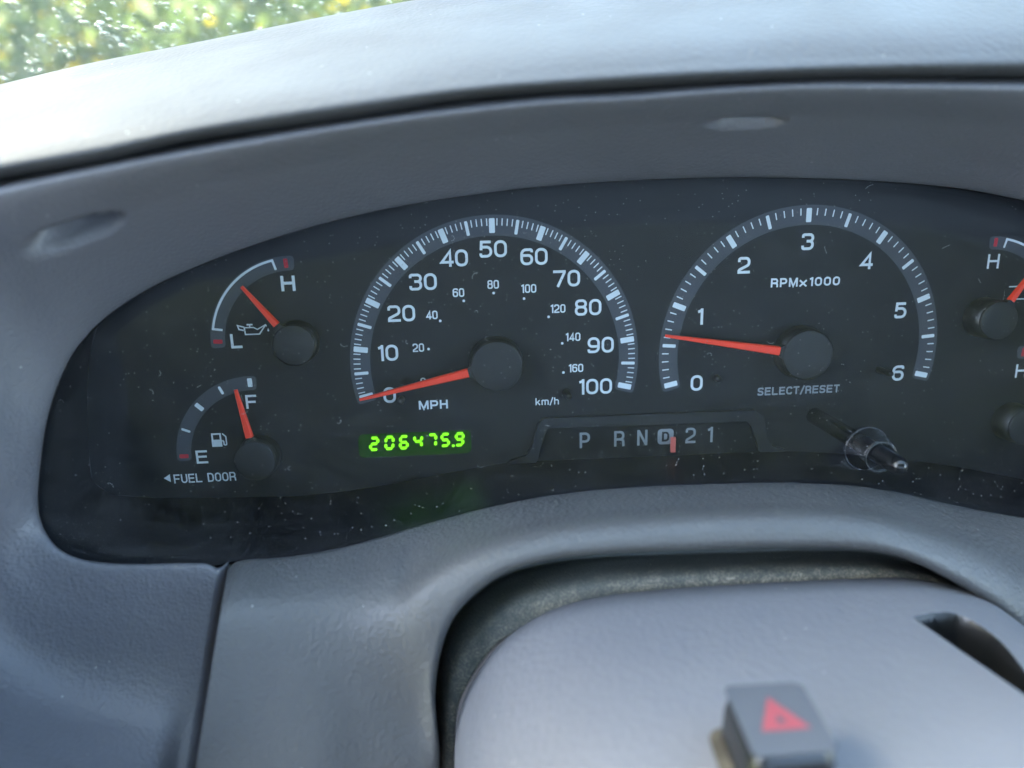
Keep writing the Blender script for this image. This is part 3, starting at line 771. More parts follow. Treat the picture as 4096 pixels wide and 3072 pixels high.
# hazard button
HB = [[44.4, -46.5, 140.8], [59.4, -46.5, 141.1], [57.7, -46.5, 159.7], [42.8, -46.5, 160.0]]                                                       # top corners TL, TR, BR, BL in (u, v, n)
top = [np.array(p) for p in HB]
cc = sum(top) / 4
up = np.cross(top[1] - top[0], top[3] - top[0]); up /= np.linalg.norm(up)
if up[1] < 0: up = -up


def ringof(grow, h, round_=2.2, seg=6):
    """rounded quad ring around the button, h below its top"""
    ex = (top[1] - top[0] + top[2] - top[3]); ex /= np.linalg.norm(ex)
    ey = np.cross(up, ex)
    q = [((p - cc) @ ex, (p - cc) @ ey) for p in top]
    q = [(x + math.copysign(grow, x), y + math.copysign(grow, y), round_) for x, y in q]
    return [cc + ex * x + ey * y - up * h for x, y in fillet(q, True, seg)]


rings = [ringof(-1.4, 0.0, 2.0), ringof(-.4, .12, 2.6), ringof(.5, .55, 3.2), ringof(1.1, 1.5, 3.6), ringof(1.7, 4.5, 3.6), ringof(2.2, 17, 3.4)]
k = len(rings[0])
vs = [p for r in rings for p in r]
fs = [tuple(range(k))] + [(j * k + i, j * k + (i + 1) % k, (j + 1) * k + (i + 1) % k, (j + 1) * k + i) for j in range(len(rings) - 1) for i in range(k)]
btn = mesh_obj('hazard_button', vs, fs, M_BTN, shroud, False)
btn.data.materials.append(M_KNOB)
for i, p in enumerate(btn.data.polygons):
    p.use_smooth = len(p.vertices) == 4
    p.material_index = 1 if i > 2 * k else 0  # sides painted black, top kept paler for the sky glare on it
btn['label'] = 'dark grey hazard flasher button with red triangle'
ex = (top[1] - top[0] + top[2] - top[3]); ex /= np.linalg.norm(ex)
ey = np.cross(up, ex)
if (top[0] - cc) @ ey < 0: ey = -ey


def onbtn(x, y, h): return cc + ex * x + ey * y + up * h


tri_o = [(-5.2, -4.0), (5.2, -4.0), (0.2, 6.2)]
tri_i = [(-1.3, -2.0), (1.3, -2.0), (0.0, .9)]
vs = [onbtn(x, y, .12) for x, y in tri_o] + [onbtn(x, y, .12) for x, y in tri_i]
mesh_obj('warning_triangle', vs, [(0, 1, 4, 3), (1, 2, 5, 4), (2, 0, 3, 5)], M_BTNRED, btn)
# well around the button
rings = [ringof(1.6, 11.2, 2.6), ringof(2.6, 11.8, 3.2), ringof(4.6, 13.6, 4.5)]
vs = [p for r in rings for p in r]
fs = [(j * k + i, j * k + (i + 1) % k, (j + 1) * k + (i + 1) % k, (j + 1) * k + i) for j in range(2) for i in range(k)]
mesh_obj('button_well', vs, fs, plain('caked_dirt', (0.075, 0.068, 0.055), 0.95, 0.1, 1.0, 900, 0.5), shroud, True)

# ---- dash pad
pad = thing('dash_pad', 'grey padded dash top catching bright sky light along the windshield', 'dashboard pad')
G = loft(Q['PAD'], 16, 10)
grid_mesh('pad_skin', G, M_PAD, pad, 0.0, (0, 300, 250))

# ================================================================== THE CLUSTER
cluster = thing('instrument_cluster', 'dark instrument cluster behind a dusty clear lens', 'instrument cluster')
mb = Mb()
mb.poly([(p[0], p[1]) for p in Q['DIAL'][::-1]], -2.5, 0.0)
mb.build('dial_plate', M_DIAL, cluster)
# housing wall between the dial plate and the opening of the surround
cen = np.array((55.0, 2.0))


def polar(P):
    d = P[:, :2] - cen
    a = np.unwrap(np.arctan2(d[:, 1] / 60, d[:, 0] / 200))
    return a, P


openl = np.concatenate([Q['SURROUND'][1], Q['TRIM'][1][1:]])
dl = Q['DIAL']


def at_angles(P, A):
    d = P[:, :2] - cen
    a = np.arctan2(d[:, 1] / 60, d[:, 0] / 200) % (2 * math.pi)
    o = np.argsort(a)
    a, P = a[o], P[o]
    a = np.concatenate([a[-3:] - 2 * math.pi, a, a[:3] + 2 * math.pi]); P = np.concatenate([P[-3:], P, P[:3]])
    return np.stack([np.interp(A, a, P[:, i]) for i in range(3)], 1)


A_ = np.linspace(0, 2 * math.pi, 241)
oo, dd = at_angles(catmull(openl, 8), A_), at_angles(catmull(dl, 8), A_)
oo2 = oo + np.array((0, 0, -1.5))
G = np.stack([dd + np.array((0, 0, -.6)), dd + (oo2 - dd) * .06 + np.array((0, 0, -.1)), dd + (oo2 - dd) * .5, oo2 * .97 + dd * .03, oo2 + (oo2 - dd) * .02])
grid_mesh('housing_wall', G, M_HOUSE, cluster, 0.0, (55, 0, 60))
# clear lens: a leaning flat pane a little larger than the opening
def lens_n(v, u=0.0): return 14 + .29 * (69 - v) - 3.0 - 4.5 * (max(0.0, u - 60) / 190) ** 2


mb = Mb()
lo = []
for p in at_angles(catmull(openl, 8), np.linspace(0, 2 * math.pi, 160, endpoint=False)):
    d = p[:2] - cen
    lo.append(p[:2] + d / np.linalg.norm(d) * 3.0)
kk, rings_ = len(lo), 14
for back in (0, 2.2):
    vs = [(cen[0], cen[1], lens_n(cen[1], cen[0]) - back)]
    for j in range(1, rings_ + 1):
        for q in lo:
            x, y = cen + (q - cen) * j / rings_
            vs.append((x, y, lens_n(y, x) - back))
    fs = [(0, 1 + i, 1 + (i + 1) % kk) for i in range(kk)]
    for j in range(rings_ - 1):
        fs += [(1 + j * kk + i, 1 + (j + 1) * kk + i, 1 + (j + 1) * kk + (i + 1) % kk, 1 + j * kk + (i + 1) % kk) for i in range(kk)]
    mb.add(vs, fs if not back else [f[::-1] for f in fs])
nf, nv = len(mb.f) // 2, len(mb.v) // 2
mb.add(mb.v[nv - kk:nv] + mb.v[2 * nv - kk:2 * nv], [(i, kk + i, kk + (i + 1) % kk, (i + 1) % kk) for i in range(kk)])
lens_o = mb.build('clear_lens', M_LENS, cluster, True)
lens_o.data.materials.append(clear_sheet('lens_back', (0.97, 0.98, 0.99), 1.25))
lens_o.data.materials.append(M_HOUSE)
for i, p in enumerate(lens_o.data.polygons):
    p.material_index = 0 if i < nf else (1 if i < 2 * nf else 2)
    p.use_smooth = i < 2 * nf


fl = []
for v_ in lens_o.data.vertices:
    x, y = v_.co.x * 1000, v_.co.y * 1000
    dm = min(math.hypot(x - q[0], y - q[1]) for q in lo[::2])
    wl = max(0.0, min(1.0, (-60 - x) / 90)) * .8 + max(0.0, min(1.0, (-20 - y) / 30)) * .5
    fl.append(min(1.0, wl * math.exp(-max(0, dm - 3) / 16)))
fa = lens_o.data.attributes.new('film', 'FLOAT', 'POINT')
fa.data.foreach_set('value', np.array(fl, np.float32))

# dust and lint lying on the lens
def inside(poly, x, y):
    c, j = False, len(poly) - 1
    for i in range(len(poly)):
        if (poly[i][1] > y) != (poly[j][1] > y) and x < (poly[j][0] - poly[i][0]) * (y - poly[i][1]) / (poly[j][1] - poly[i][1]) + poly[i][0]:
            c = not c
        j = i
    return c


lp = [(float(p[0]), float(p[1])) for p in lo]
mb = Mb()
cnt = 0
while cnt < 3400:
    if random.random() < .88:
        x, y = random.uniform(-165, 230), -60 + abs(random.gauss(0, 17))
        if random.random() < .4: x = -165 + abs(random.gauss(0, 28))
    else:
        x, y = random.uniform(-165, 240), random.uniform(-60, 72)
        if random.random() < (x + 60) / 420: continue
    if not inside(lp, x, y): continue
    cnt += 1
    r = random.choice((.02, .025, .03, .03, .035, .04, .07)) * random.uniform(.7, 1.2)
    z = lens_n(y, x) + .05
    a = random.uniform(0, 6.3)
    ca, sa = math.cos(a) * r, math.sin(a) * r
    mb.add([(x + ca, y + sa, z), (x - sa, y + ca * random.uniform(.5, 1), z + r), (x - ca, y - sa, z), (x + sa, y - ca, z + .3 * r)], [(0, 1, 2), (0, 2, 3)])
d_ = mb.build('dust_specks', M_SPECK, cluster)
d_['kind'] = 'stuff'
mb = Mb()
for i in range(30):
    x, y = random.uniform(-150, 220), random.uniform(-55, 66)
    if not inside(lp, x, y): continue
    a, da, l = random.uniform(0, 6.3), random.uniform(-1.1, 1.1), random.uniform(.25, .6)
    pts = [(x, y)]
    for j in range(6):
        a += da * random.uniform(.3, 1)
        pts.append((pts[-1][0] + math.cos(a) * l, pts[-1][1] + math.sin(a) * l))
    b0 = len(mb.v)
    mb.ribbon(pts, .06, 0)
    for j in range(b0, len(mb.v)):
        vx, vy, _ = mb.v[j]
        mb.v[j] = (vx, vy, lens_n(vy, vx) + .12)
d_ = mb.build('lint_fibres', M_LINT, cluster)
d_['kind'] = 'stuff'


# ---- gauges
def sector(mb, ro, ri, a0, a1, n, cx=0, cy=0, cut=1.2, seg=64):
    """annular band from angle a0 down to a1 (degrees), corners cut round"""
    a0, a1 = math.radians(a0), math.radians(a1)
    out = []
    e_o, e_i = cut / ro, cut / ri
    def arc(r, s, f, k): return [(cx + r * math.cos(s + (f - s) * i / k), cy + r * math.sin(s + (f - s) * i / k)) for i in range(k + 1)]
    sg = -1 if a1 < a0 else 1
    O = arc(ro, a0 + sg * e_o, a1 - sg * e_o, seg)
    I = arc(ri, a0 + sg * e_i, a1 - sg * e_i, seg)
    P = lambda r, a: (cx + r * math.cos(a), cy + r * math.sin(a))
    vs = [(x, y, n) for x, y in O] + [(x, y, n) for x, y in I]
    k = seg + 1
    fs = [(i, k + i, k + i + 1, i + 1) for i in range(seg)]
    vs += [(*P(ro - cut * .3, a0 + sg * e_o * .3), n), (*P(ro - cut, a0), n), (*P(ri + cut, a0), n), (*P(ri + cut * .3, a0 + sg * e_i * .3), n)]
    vs += [(*P(ro - cut * .3, a1 - sg * e_o * .3), n), (*P(ro - cut, a1), n), (*P(ri + cut, a1), n), (*P(ri + cut * .3, a1 - sg * e_i * .3), n)]
    b = 2 * k
    fs += [(0, b, b + 1, b + 2, b + 3, k), (k - 1, 2 * k - 1, b + 7, b + 6, b + 5, b + 4)]
    mb.add(vs, fs)


def tick_pts(r0, r1, a, wd, ch=.25):
    ca, sa = math.cos(a), math.sin(a)
    ch = min(ch, wd * .3)
    h = wd / 2
    loc = [(r0, -h + ch), (r0 + ch, -h), (r1 - ch, -h), (r1, -h + ch), (r1, h - ch), (r1 - ch, h), (r0 + ch, h), (r0, h - ch)]
    return [(x * ca - y * sa, x * sa + y * ca) for x, y in loc]


def hub(parent, R, h, ang, name='hub'):
    mb = Mb()
    mb.lathe([(R * 1.06, 0.02), (R * 1.05, h * .35), (R * 1.0, h - 1.0), (R * .9, h - .9)], 56)
    ho = mb.build(name, M_BLACK, parent, True)
    mb = Mb()
    mb.lathe([(R * .97, h - 1.2), (R * 1.0, h - .95), (R * .995, h - .45), (R * .965, h - .12), (R * .93, h), (R * .5, h + .03), (0.01, h + .03)], 56)
    mb.build('hub_cap', M_HUB, ho, True)
    # nose from which the needle leaves
    ca, sa = math.cos(ang), math.sin(ang)
    nose = Mb()
    pts = [(R * .72, -R * .42), (R * 1.0, -R * .26), (R * 1.13, -R * .17), (R * 1.13, R * .17), (R * 1.0, R * .26), (R * .72, R * .42)]
    nose.poly([(x * ca - y * sa, x * sa + y * ca) for x, y in pts], h - 3.2, h - .35)
    nose.build('hub_nose', M_HUB, ho)
    return ho


def needle(parent, R0, R1, w0, w1, h, ang):
    """tapered bar with a ridged top, from R0 to the tip at R1"""
    ca, sa = math.cos(ang), math.sin(ang)
    S = lambda r, y, n: (r * ca - y * sa, r * sa + y * ca, n)
    vs = [S(R0, -w0 / 2, h - 2.2), S(R0, w0 / 2, h - 2.2), S(R1, w1 / 2, h - 1.4), S(R1, -w1 / 2, h - 1.4),
          S(R0, -w0 / 2, h - .5), S(R0, w0 / 2, h - .5), S(R1, w1 / 2, h - .6), S(R1, -w1 / 2, h - .6),
          S(R0, -w0 * .36, h), S(R0, w0 * .36, h), S(R1 - .2, w1 * .3, h - .25), S(R1 - .2, -w1 * .3, h - .25)]
    fs = [(3, 2, 1, 0), (0, 1, 5, 4), (1, 2, 6, 5), (2, 3, 7, 6), (3, 0, 4, 7), (4, 5, 9, 8), (5, 6, 10, 9), (6, 7, 11, 10), (7, 4, 8, 11), (8, 9, 10, 11)]
    return mesh_obj('needle', vs, fs, M_NEEDLE, parent)


def peg(parent, x, y, h=8.5):
    mb = Mb()
    mb.lathe([(1.3, 0.02), (1.25, h - .8), (.9, h - .1), (.01, h)], 16, x, y)
    return mb.build('stop_peg', M_BLACK, parent, True)


# speedometer
sp = thing('speedometer', 'speedometer reading zero, with 0 to 100 MPH scale and red needle', 'speedometer', (0, 0, 0), 'dials of the instrument cluster')
STEP = math.degrees(0.35892)
ang = lambda mph: math.radians(90 - (mph - 50) / 10 * STEP)
mb = Mb(); sector(mb, 56.3, 48.6, 90 + 5 * STEP + 2.6, 90 - 5 * STEP - 2.4, .05, seg=120); mb.build('scale_band', M_BAND, sp)
minor = Mb()
for mph in range(101):
    if mph % 10 == 0:
        t_ = Mb(); t_.flat(tick_pts(49.6, 55, ang(mph), 2.15), .12); t_.build('major_tick', M_INK, sp)
    elif mph % 5 == 0:
        t_ = Mb(); t_.flat(tick_pts(49.6, 55, ang(mph), 1.2), .12); t_.build('middle_tick', M_INK, sp)
    else:
        minor.flat(tick_pts(52.3, 55, ang(mph), .42, .1), .12)
o = minor.build('minor_ticks', M_INK, sp); o['kind'] = 'stuff'
for txt, x, y in (('0', -42.0, -11.4), ('10', -41.8, 5.4), ('20', -35.5, 20.5), ('30', -26.7, 32.2), ('40', -14.6, 40.7), ('50', .2, 43.7), ('60', 15.6, 40.4), ('70', 28.0, 31.8), ('80', 36.3, 20.4), ('90', 41.3, 5.4), ('100', 39.0, -11.3)):
    lettering('numeral', txt, x, y, 6.3, M_INK, sp, .77, .16, .11)
for txt, x, y, dx, dy in (('0', -28.7, -6.6, None, 0), ('20', -29.8, 7.0, -25.9, 6.3), ('40', -24.0, 19.5, -20.9, 17.1), ('60', -13.5, 27.7, -11.6, 24.5), ('80', -.2, 30.4, -.1, 27.1), ('100', 13.2, 28.4, 11.5, 24.6), ('120', 24.4, 20.3, 20.9, 17.2), ('140', 30.2, 9.0, 26.1, 6.6), ('160', 31.3, -3.5, 26.5, -5.1)):
    lettering('small_numeral', txt, x, y, 3.3, M_INK, sp, .62, .16, .09)
    if dx is not None:
        d_ = Mb(); d_.flat([(dx + .52 * math.cos(k * math.pi / 8), dy + .52 * math.sin(k * math.pi / 8)) for k in range(16)], .13); d_.build('scale_dot', M_INK, sp)
lettering('unit_lettering', 'MPH', -25.2, -16.0, 3.55, M_INK, sp, .86, .2, .16, total=11.4)
lettering('unit_lettering', 'km/h', 19.9, -16.6, 2.9, M_INK, sp, .62, .16, .14, total=9.4)
a = math.atan2(-11.2, -53)
hub(sp, 9.9, 8.0, a)
needle(sp, 11.0, 54.0, 3.4, 1.0, 7.4, a)
peg(sp, 27.5, -13.0); peg(sp, -37.5, -13.2, 5)

# tachometer
ta = thing('tachometer', 'tachometer marked RPMx1000 from 0 to 6 with its needle below 1', 'tachometer', (121.84, -.3, 0), 'dials of the instrument cluster')
TS = math.degrees(0.29807)
ang = lambda h: math.radians(90 - (h - 30) / 5 * TS)
mb = Mb(); sector(mb, 57.2, 49.7, 90 + 6 * TS + 2.5, 90 - 6 * TS - 2.4, .05, seg=120); mb.build('scale_band', M_BAND, ta)
minor = Mb()
for h in range(61):
    if h % 10 == 0:
        t_ = Mb(); t_.flat(tick_pts(50.7, 56, ang(h), 2.1), .12); t_.build('major_tick', M_INK, ta)
    elif h % 5 == 0:
        t_ = Mb(); t_.flat(tick_pts(50.7, 56, ang(h), 1.35), .12); t_.build('middle_tick', M_INK, ta)
    else:
        minor.flat(tick_pts(53.3, 56, ang(h), .45, .1), .12)
o = minor.build('minor_ticks', M_INK, ta); o['kind'] = 'stuff'
for txt, x, y in (('0', 80.3, -11.6), ('1', 80.5, 15.2), ('2', 97.3, 34.7), ('3', 122.1, 43.0), ('4', 146.4, 34.9), ('5', 162.4, 14.9), ('6', 164.0, -10.9)):
    lettering('numeral', txt, x - 121.84, y + .3, 6.4, M_INK, ta, .77, .165, .12)
lettering('unit_lettering', 'RPMx1000', .5, 27.8, 3.5, M_INK, ta, .72, .2, .14, total=28.0)
lettering('legend_lettering', 'SELECT/RESET', .9, -16.0, 3.3, M_DIM, ta, .78, .2, .17, total=34.2)
a = math.atan2(9.6, -56.9)
hub(ta, 10.0, 8.0, a)
needle(ta, 11.2, 57.4, 3.5, 1.05, 7.4, a)
peg(ta, 88.3 - 121.84, -9.4, 4); peg(ta, 155.9 - 121.84, -8.8, 9)

# oil pressure gauge
og = thing('oil_pressure_gauge', 'small gauge marked L and H with an oil can symbol', 'gauge', (-75.2, 11, 0), 'dials of the instrument cluster')
mb = Mb(); sector(mb, 32.4, 27.0, 87.5, 182.5, .05, seg=40); mb.build('scale_band', M_BAND, og)
br = [(28.0 * math.cos(math.radians(168.7)), 28.0 * math.sin(math.radians(168.7)))]
br += [(31.5 * math.cos(math.radians(q)), 31.5 * math.sin(math.radians(q))) for q in np.linspace(169, 102, 30)]
br += [(27.9 * math.cos(math.radians(101.5)), 27.9 * math.sin(math.radians(101.5)))]
mb = Mb(); mb.ribbon(br, .85, .12); mb.build('normal_range_bracket', M_INK, og)
for q in (177.8, 93.3):
    t_ = Mb(); t_.flat(tick_pts(28.0, 31.4, math.radians(q), 1.55), .12); t_.build('red_mark', M_RED, og)
lettering('letter', 'H', -1.6, 22.2, 5.7, M_INK, og, .92, .19)
lettering('letter', 'L', -22.9, 1.1, 5.5, M_INK, og, .76, .18)
mb = Mb()
ic = lambda pts: [(x - 22.0 + 5.8, y + .6 + 4.6) for x, y in pts]
mb.ribbon(ic([(-3.2, 1.0), (-3.0, -1.7), (2.2, -1.7), (4.6, 1.5), (5.2, 1.3)]), .5, .13)
mb.ribbon(ic([(-3.2, .9), (.2, .9), (1.6, .1), (5.0, 1.9)]), .45, .14)
mb.ribbon(ic([(-3.1, -.2), (-5.2, .3), (-5.6, 1.8), (-3.2, 1.1)]), .5, .15)
mb.ribbon(ic([(-2.2, 2.0), (.0, 2.0)]), .6, .13); mb.ribbon(ic([(-1.1, 2.0), (-1.1, .9)]), .5, .12)
mb.flat(ic([(5.6, .5), (6.0, -.5), (5.6, -.9), (5.2, -.5)]), .13)
mb.build('oil_can_symbol', M_INK, og)
a = math.radians(127.2)
hub(og, 7.8, 8.0, a); needle(og, 9.6, 27.8, 2.5, 1.1, 7.4, a)

# fuel gauge
fg = thing('fuel_gauge', 'small gauge marked E and F above the FUEL DOOR arrow', 'gauge', (-94, -33.5, 0), 'dials of the instrument cluster')
mb = Mb(); sector(mb, 31.9, 26.3, 86.8, 182.3, .05, seg=40); mb.build('scale_band', M_BAND, fg)
for q, wd, r0, r1, m in ((91.6, 1.8, 27.6, 31.0, M_INK), (114.2, 1.05, 27.6, 30.9, M_INK), (135.6, 1.75, 27.4, 31.0, M_INK), (157.4, .95, 27.6, 31.1, M_INK), (178.4, 1.6, 27.4, 30.9, M_RED)):
    t_ = Mb(); t_.flat(tick_pts(r0, r1, math.radians(q), wd), .12); t_.build('red_mark' if m is M_RED else 'major_tick', m, fg)
lettering('letter', 'F', -1.1, 21.7, 5.5, M_INK, fg, .76, .16)
lettering('letter', 'E', -22.4, .2, 5.4, M_INK, fg, .82, .16)
mb = Mb()
pu = lambda pts: [(x - 15.2, y + 6.8) for x, y in pts]
mb.flat(pu([(-2.7, -2.7), (1.2, -2.7), (1.2, .2), (-2.7, .2)]), .13)
mb.ribbon(pu([(-2.3, .1), (-2.3, 2.5), (.8, 2.5), (.8, .1)]), .65, .14)
mb.ribbon(pu(fillet([(1.2, -.4), (1.9, -.4, .3), (1.9, -2.1, .4), (2.9, -2.1, .4), (2.9, 1.3, .3), (1.6, 2.6)])), .5, .15)
mb.build('fuel_pump_symbol', M_INK, fg)
lettering('legend_lettering', 'FUEL DOOR', -22.3, -8.4, 3.7, M_INK, fg, .74, .15, .15, total=23.8)
t_ = Mb(); t_.flat([(-38.0, -7.9), (-35.5, -6.3), (-35.5, -9.6)], .13); t_.build('arrow_mark', M_INK, fg)
a = math.radians(99.0)
hub(fg, 7.8, 8.0, a); needle(fg, 9.4, 28.6, 2.8, 1.2, 7.4, a)

# temperature gauge
tg = thing('temperature_gauge', 'upper right small gauge cut by the picture edge, red needle pointing up right', 'gauge', (197, 11, 0), 'dials of the instrument cluster')
mb = Mb(); sector(mb, 32.0, 26.9, 91.8, -3, .05, seg=40); mb.build('scale_band', M_BAND, tg)
t_ = Mb(); t_.flat(tick_pts(28.0, 31.4, math.radians(87.0), 1.5), .12); t_.build('red_mark', M_RED, tg)
t_ = Mb(); t_.flat(tick_pts(28.0, 31.4, math.radians(2.0), 1.5), .12); t_.build('red_mark', M_RED, tg)
br = [(27.9 * math.cos(math.radians(79.2)), 27.9 * math.sin(math.radians(79.2)))]
br += [(31.3 * math.cos(math.radians(q)), 31.3 * math.sin(math.radians(q))) for q in np.linspace(78.8, 11, 30)]
br += [(28.0 * math.cos(math.radians(11)), 28.0 * math.sin(math.radians(11)))]
mb = Mb(); mb.ribbon(br, .85, .12); mb.build('normal_range_bracket', M_INK, tg)
lettering('letter', 'H', 1.6, 22.2, 5.7, M_INK, tg, .86, .15)
mb = Mb()
mb.ribbon([(9.6, 11.9), (13.6, 11.9)], .5, .13); mb.ribbon([(9.8, 6.8), (18.0, 6.8)], .5, .13)
mb.build('coolant_symbol', M_INK, tg)
a = math.radians(57.5)
hub(tg, 7.6, 10.0, a); needle(tg, 8.8, 27.5, 2.3, .8, 9.4, a)

# battery gauge
vg = thing('battery_gauge', 'lower right small gauge, mostly cut off by the picture edge', 'gauge', (215, -33.5, 0), 'dials of the instrument cluster')
mb = Mb(); sector(mb, 32.0, 26.6, 91.5, -3, .05, seg=40); mb.build('scale_band', M_BAND, vg)
t_ = Mb(); t_.flat(tick_pts(27.6, 31.2, math.radians(86.5), 1.5), .12); t_.build('red_mark', M_RED, vg)
lettering('letter', 'H', 1.9, 21.4, 5.6, M_INK, vg, .86, .15)
a = math.radians(35)
hub(vg, 7.6, 10.0, a); needle(vg, 8.8, 27.5, 2.3, .8, 9.4, a)

# odometer
od = thing('odometer_display', 'glowing green digital odometer reading 206475.9', 'odometer', (-33.4, -31.6, 0), 'displays of the instrument cluster')
mb = Mb()
mb.poly(fillet([(-22.3, -5.2, 2.2), (22.6, -5.2, 2.2), (22.4, 4.6, 2.2), (-22.0, 4.6, 2.2)], True), -.5, .08)
mb.build('display_window', M_WINDOW, od)
SEG = {'0': 'abcdef', '2': 'abged', '4': 'fgbc', '5': 'afgcd', '6': 'afgedc', '7': 'abc', '9': 'abcdfg'}


def seven(ch, x, y, W, H, parent):
    mb = Mb()
    t = 1.2
    g = .22
    h2 = H / 2
    def hseg(yy):
        return [(-W / 2 + g + t * .35, yy), (-W / 2 + g + t * .7, yy + t / 2), (W / 2 - g - t * .7, yy + t / 2), (W / 2 - g - t * .35, yy), (W / 2 - g - t * .7, yy - t / 2), (-W / 2 + g + t * .7, yy - t / 2)]
    def vseg(xx, y0, y1):
        return [(xx, y0 + g), (xx + t / 2, y0 + g + t * .4), (xx + t / 2, y1 - g - t * .4), (xx, y1 - g), (xx - t / 2, y1 - g - t * .4), (xx - t / 2, y0 + g + t * .4)]
    X = W / 2 - t / 2
    Hh = H / 2 - t / 2
    D = {'a': hseg(Hh), 'g': hseg(0), 'd': hseg(-Hh), 'b': vseg(X, 0, Hh), 'f': vseg(-X, 0, Hh), 'c': vseg(X, -Hh, 0), 'e': vseg(-X, -Hh, 0)}
    for s in SEG[ch]:
        mb.flat([(x + px + py * .1, y + py) for px, py in D[s]], .16)
    return mb.build('digit', M_GREEN, parent)


for ch, x, y in (('2', -49.3, -30.9), ('0', -43.3, -30.8), ('6', -37.6, -30.8), ('4', -32.0, -30.7), ('7', -26.4, -30.6), ('5', -21.2, -30.6), ('9', -15.5, -30.6)):
    seven(ch, x + 33.4, y + 31.4, 4.0, 6.0, od)
t_ = Mb(); t_.flat([(-18.1 + 33.4 + .62 * math.cos(k * .785), -33.2 + 31.4 + .62 * math.sin(k * .785)) for k in range(8)], .16); t_.build('decimal_point', M_GREEN, od)

# gear indicator
gi = thing('gear_indicator', 'gear selector display lettered P R N D 2 1 with pink pointer at D', 'gear indicator', (60, -33.5, 0), 'displays of the instrument cluster')
outl = [(2.1, -42.4, .5), (4.6, -40.3, 1), (10.9, -38.4, 2), (12.9, -35.6, 2), (16.1, -25.2, 2), (18.4, -23.1, 1.5), (104.2, -23.5, 2.5), (107.9, -26.0, 2), (110.0, -35.0, 2), (112.4, -39.2, 2), (121.0, -41.9, .5)]
inl = [(107.3, -41.6, 1), (102.9, -30.2, 1.5), (100.9, -28.1, 1.5), (20.4, -27.4, 1.5), (18.7, -29.2, 1.5), (15.9, -39.8, 1.5), (14.3, -42.3, 1)]
ring = [(x - 60, y + 33.5) for x, y in fillet(outl + inl, True, 4)]
mb = Mb(); mb.poly(ring, .02, 2.2)
fo = mb.build('frame', M_FRAME, gi)
bv = fo.modifiers.new('edge', 'BEVEL'); bv.width = .0006; bv.segments = 2; bv.limit_method = 'ANGLE'
for ch, x in (('P', 35.0), ('R', 49.1), ('N', 58.6), ('2', 78.6), ('1', 86.4)):
    lettering('gear_letter', ch, x - 60, -.1, 6.6, M_DIM, gi, .64, .15)
mb = Mb(); mb.flat([(x + 8.2, y - .1) for x, y in fillet([(-3.3, -3.3, 1.6), (3.3, -3.3, 1.6), (3.3, 3.3, 1.6), (-3.3, 3.3, 1.6)], True)], .12)
dh = mb.build('drive_highlight', M_DIM, gi)
lettering('gear_letter', 'D', 8.2, -.1, 4.2, M_DIAL, gi, .72, .2, n=.2)
mb = Mb(); mb.poly([(10.0, -6.3), (11.9, -6.3), (11.9, -.1), (10.0, -.1)], 1.0, 2.2); mb.build('pointer', M_GEARP, gi)

# reset knob
rk = thing('reset_knob', 'black push stalk in a clear raised collar, below SELECT/RESET', 'trip reset knob', (130.2, -27.5, 0))
mb = Mb()
mb.lathe([(3.3, .02), (3.3, 57.5), (3.15, 59.0), (2.75, 60.3), (2.1, 61.4), (1.2, 62.1), (.01, 62.3)], 32)
mb.build('stalk', M_KNOB, rk, True)
mb = Mb()
ln = lens_n(-27.5, 130)
mb.lathe([(8.3, ln - .5), (7.8, ln + .8), (7.0, ln + 5.0), (6.1, ln + 9.0), (5.7, ln + 9.6), (5.0, ln + 9.5), (4.6, ln + 8.6), (4.2, ln + 2), (4.0, ln - 1)], 56, .8, -1.2)
mb.build('collar', M_COLLAR, rk, True)

for nm_, r0_, n_ in (('collar_rim', 5.3, ln + 9.5), ('collar_foot', 8.0, ln + .5)):
    mb = Mb()
    mb.lathe([(r0_ + .15 * math.cos(a_), n_ + .14 * math.sin(a_)) for a_ in np.linspace(0, 2 * math.pi, 9)], 56, .8, -1.2)
    mb.build(nm_, M_EDGE, rk, True)

# ================================================================== THE CAB AND THE OUTSIDE
def box_world(name, lo_, hi_, mat, parent=None, kind=None):
    x0, y0, z0 = lo_; x1, y1, z1 = hi_
    vs = [(x, y, z) for z in (z0, z1) for y in (y0, y1) for x in (x0, x1)]
    fs = [(0, 2, 3, 1), (4, 5, 7, 6), (0, 1, 5, 4), (1, 3, 7, 5), (3, 2, 6, 7), (2, 0, 4, 6)]
    o = mesh_obj(name, vs, fs, mat, parent, scale=1.0)
    if kind: o['kind'] = kind
    return o


M_LINER = plain('headliner_cloth', (0.62, 0.62, 0.63), 0.9, 0.1, 0.5, 900)
M_DOOR = plain('door_trim', (0.10, 0.10, 0.11), 0.6, 0.3)
M_SEAT = plain('seat_cloth', (0.09, 0.09, 0.10), 0.95, 0.1, 0.5, 700)
cab = bpy.data.objects.new('truck_cab', None)
COL.objects.link(cab)
tag(cab, 'the truck cab around the dashboard', None, None, 'structure')
CX0, CX1, CZ0, CZ1, CYR = -.50, 1.15, .45, 1.74, -1.05
WB_Y, WB_Z, WSL = .20, 1.195, math.radians(46)             # windshield foot and slope
HDR_Y = WB_Y - (CZ1 - .03 - WB_Z) / math.tan(WSL)
box_world('headliner', (CX0, CYR, CZ1 - .03), (CX1, HDR_Y, CZ1), M_LINER, cab)
box_world('rear_wall', (CX0, CYR - .04, CZ0), (CX1, CYR, 1.18), M_DOOR, cab)
box_world('rear_header', (CX0 - .08, CYR - .04, 1.54), (CX1 + .08, CYR, CZ1 + .01), M_DOOR, cab)
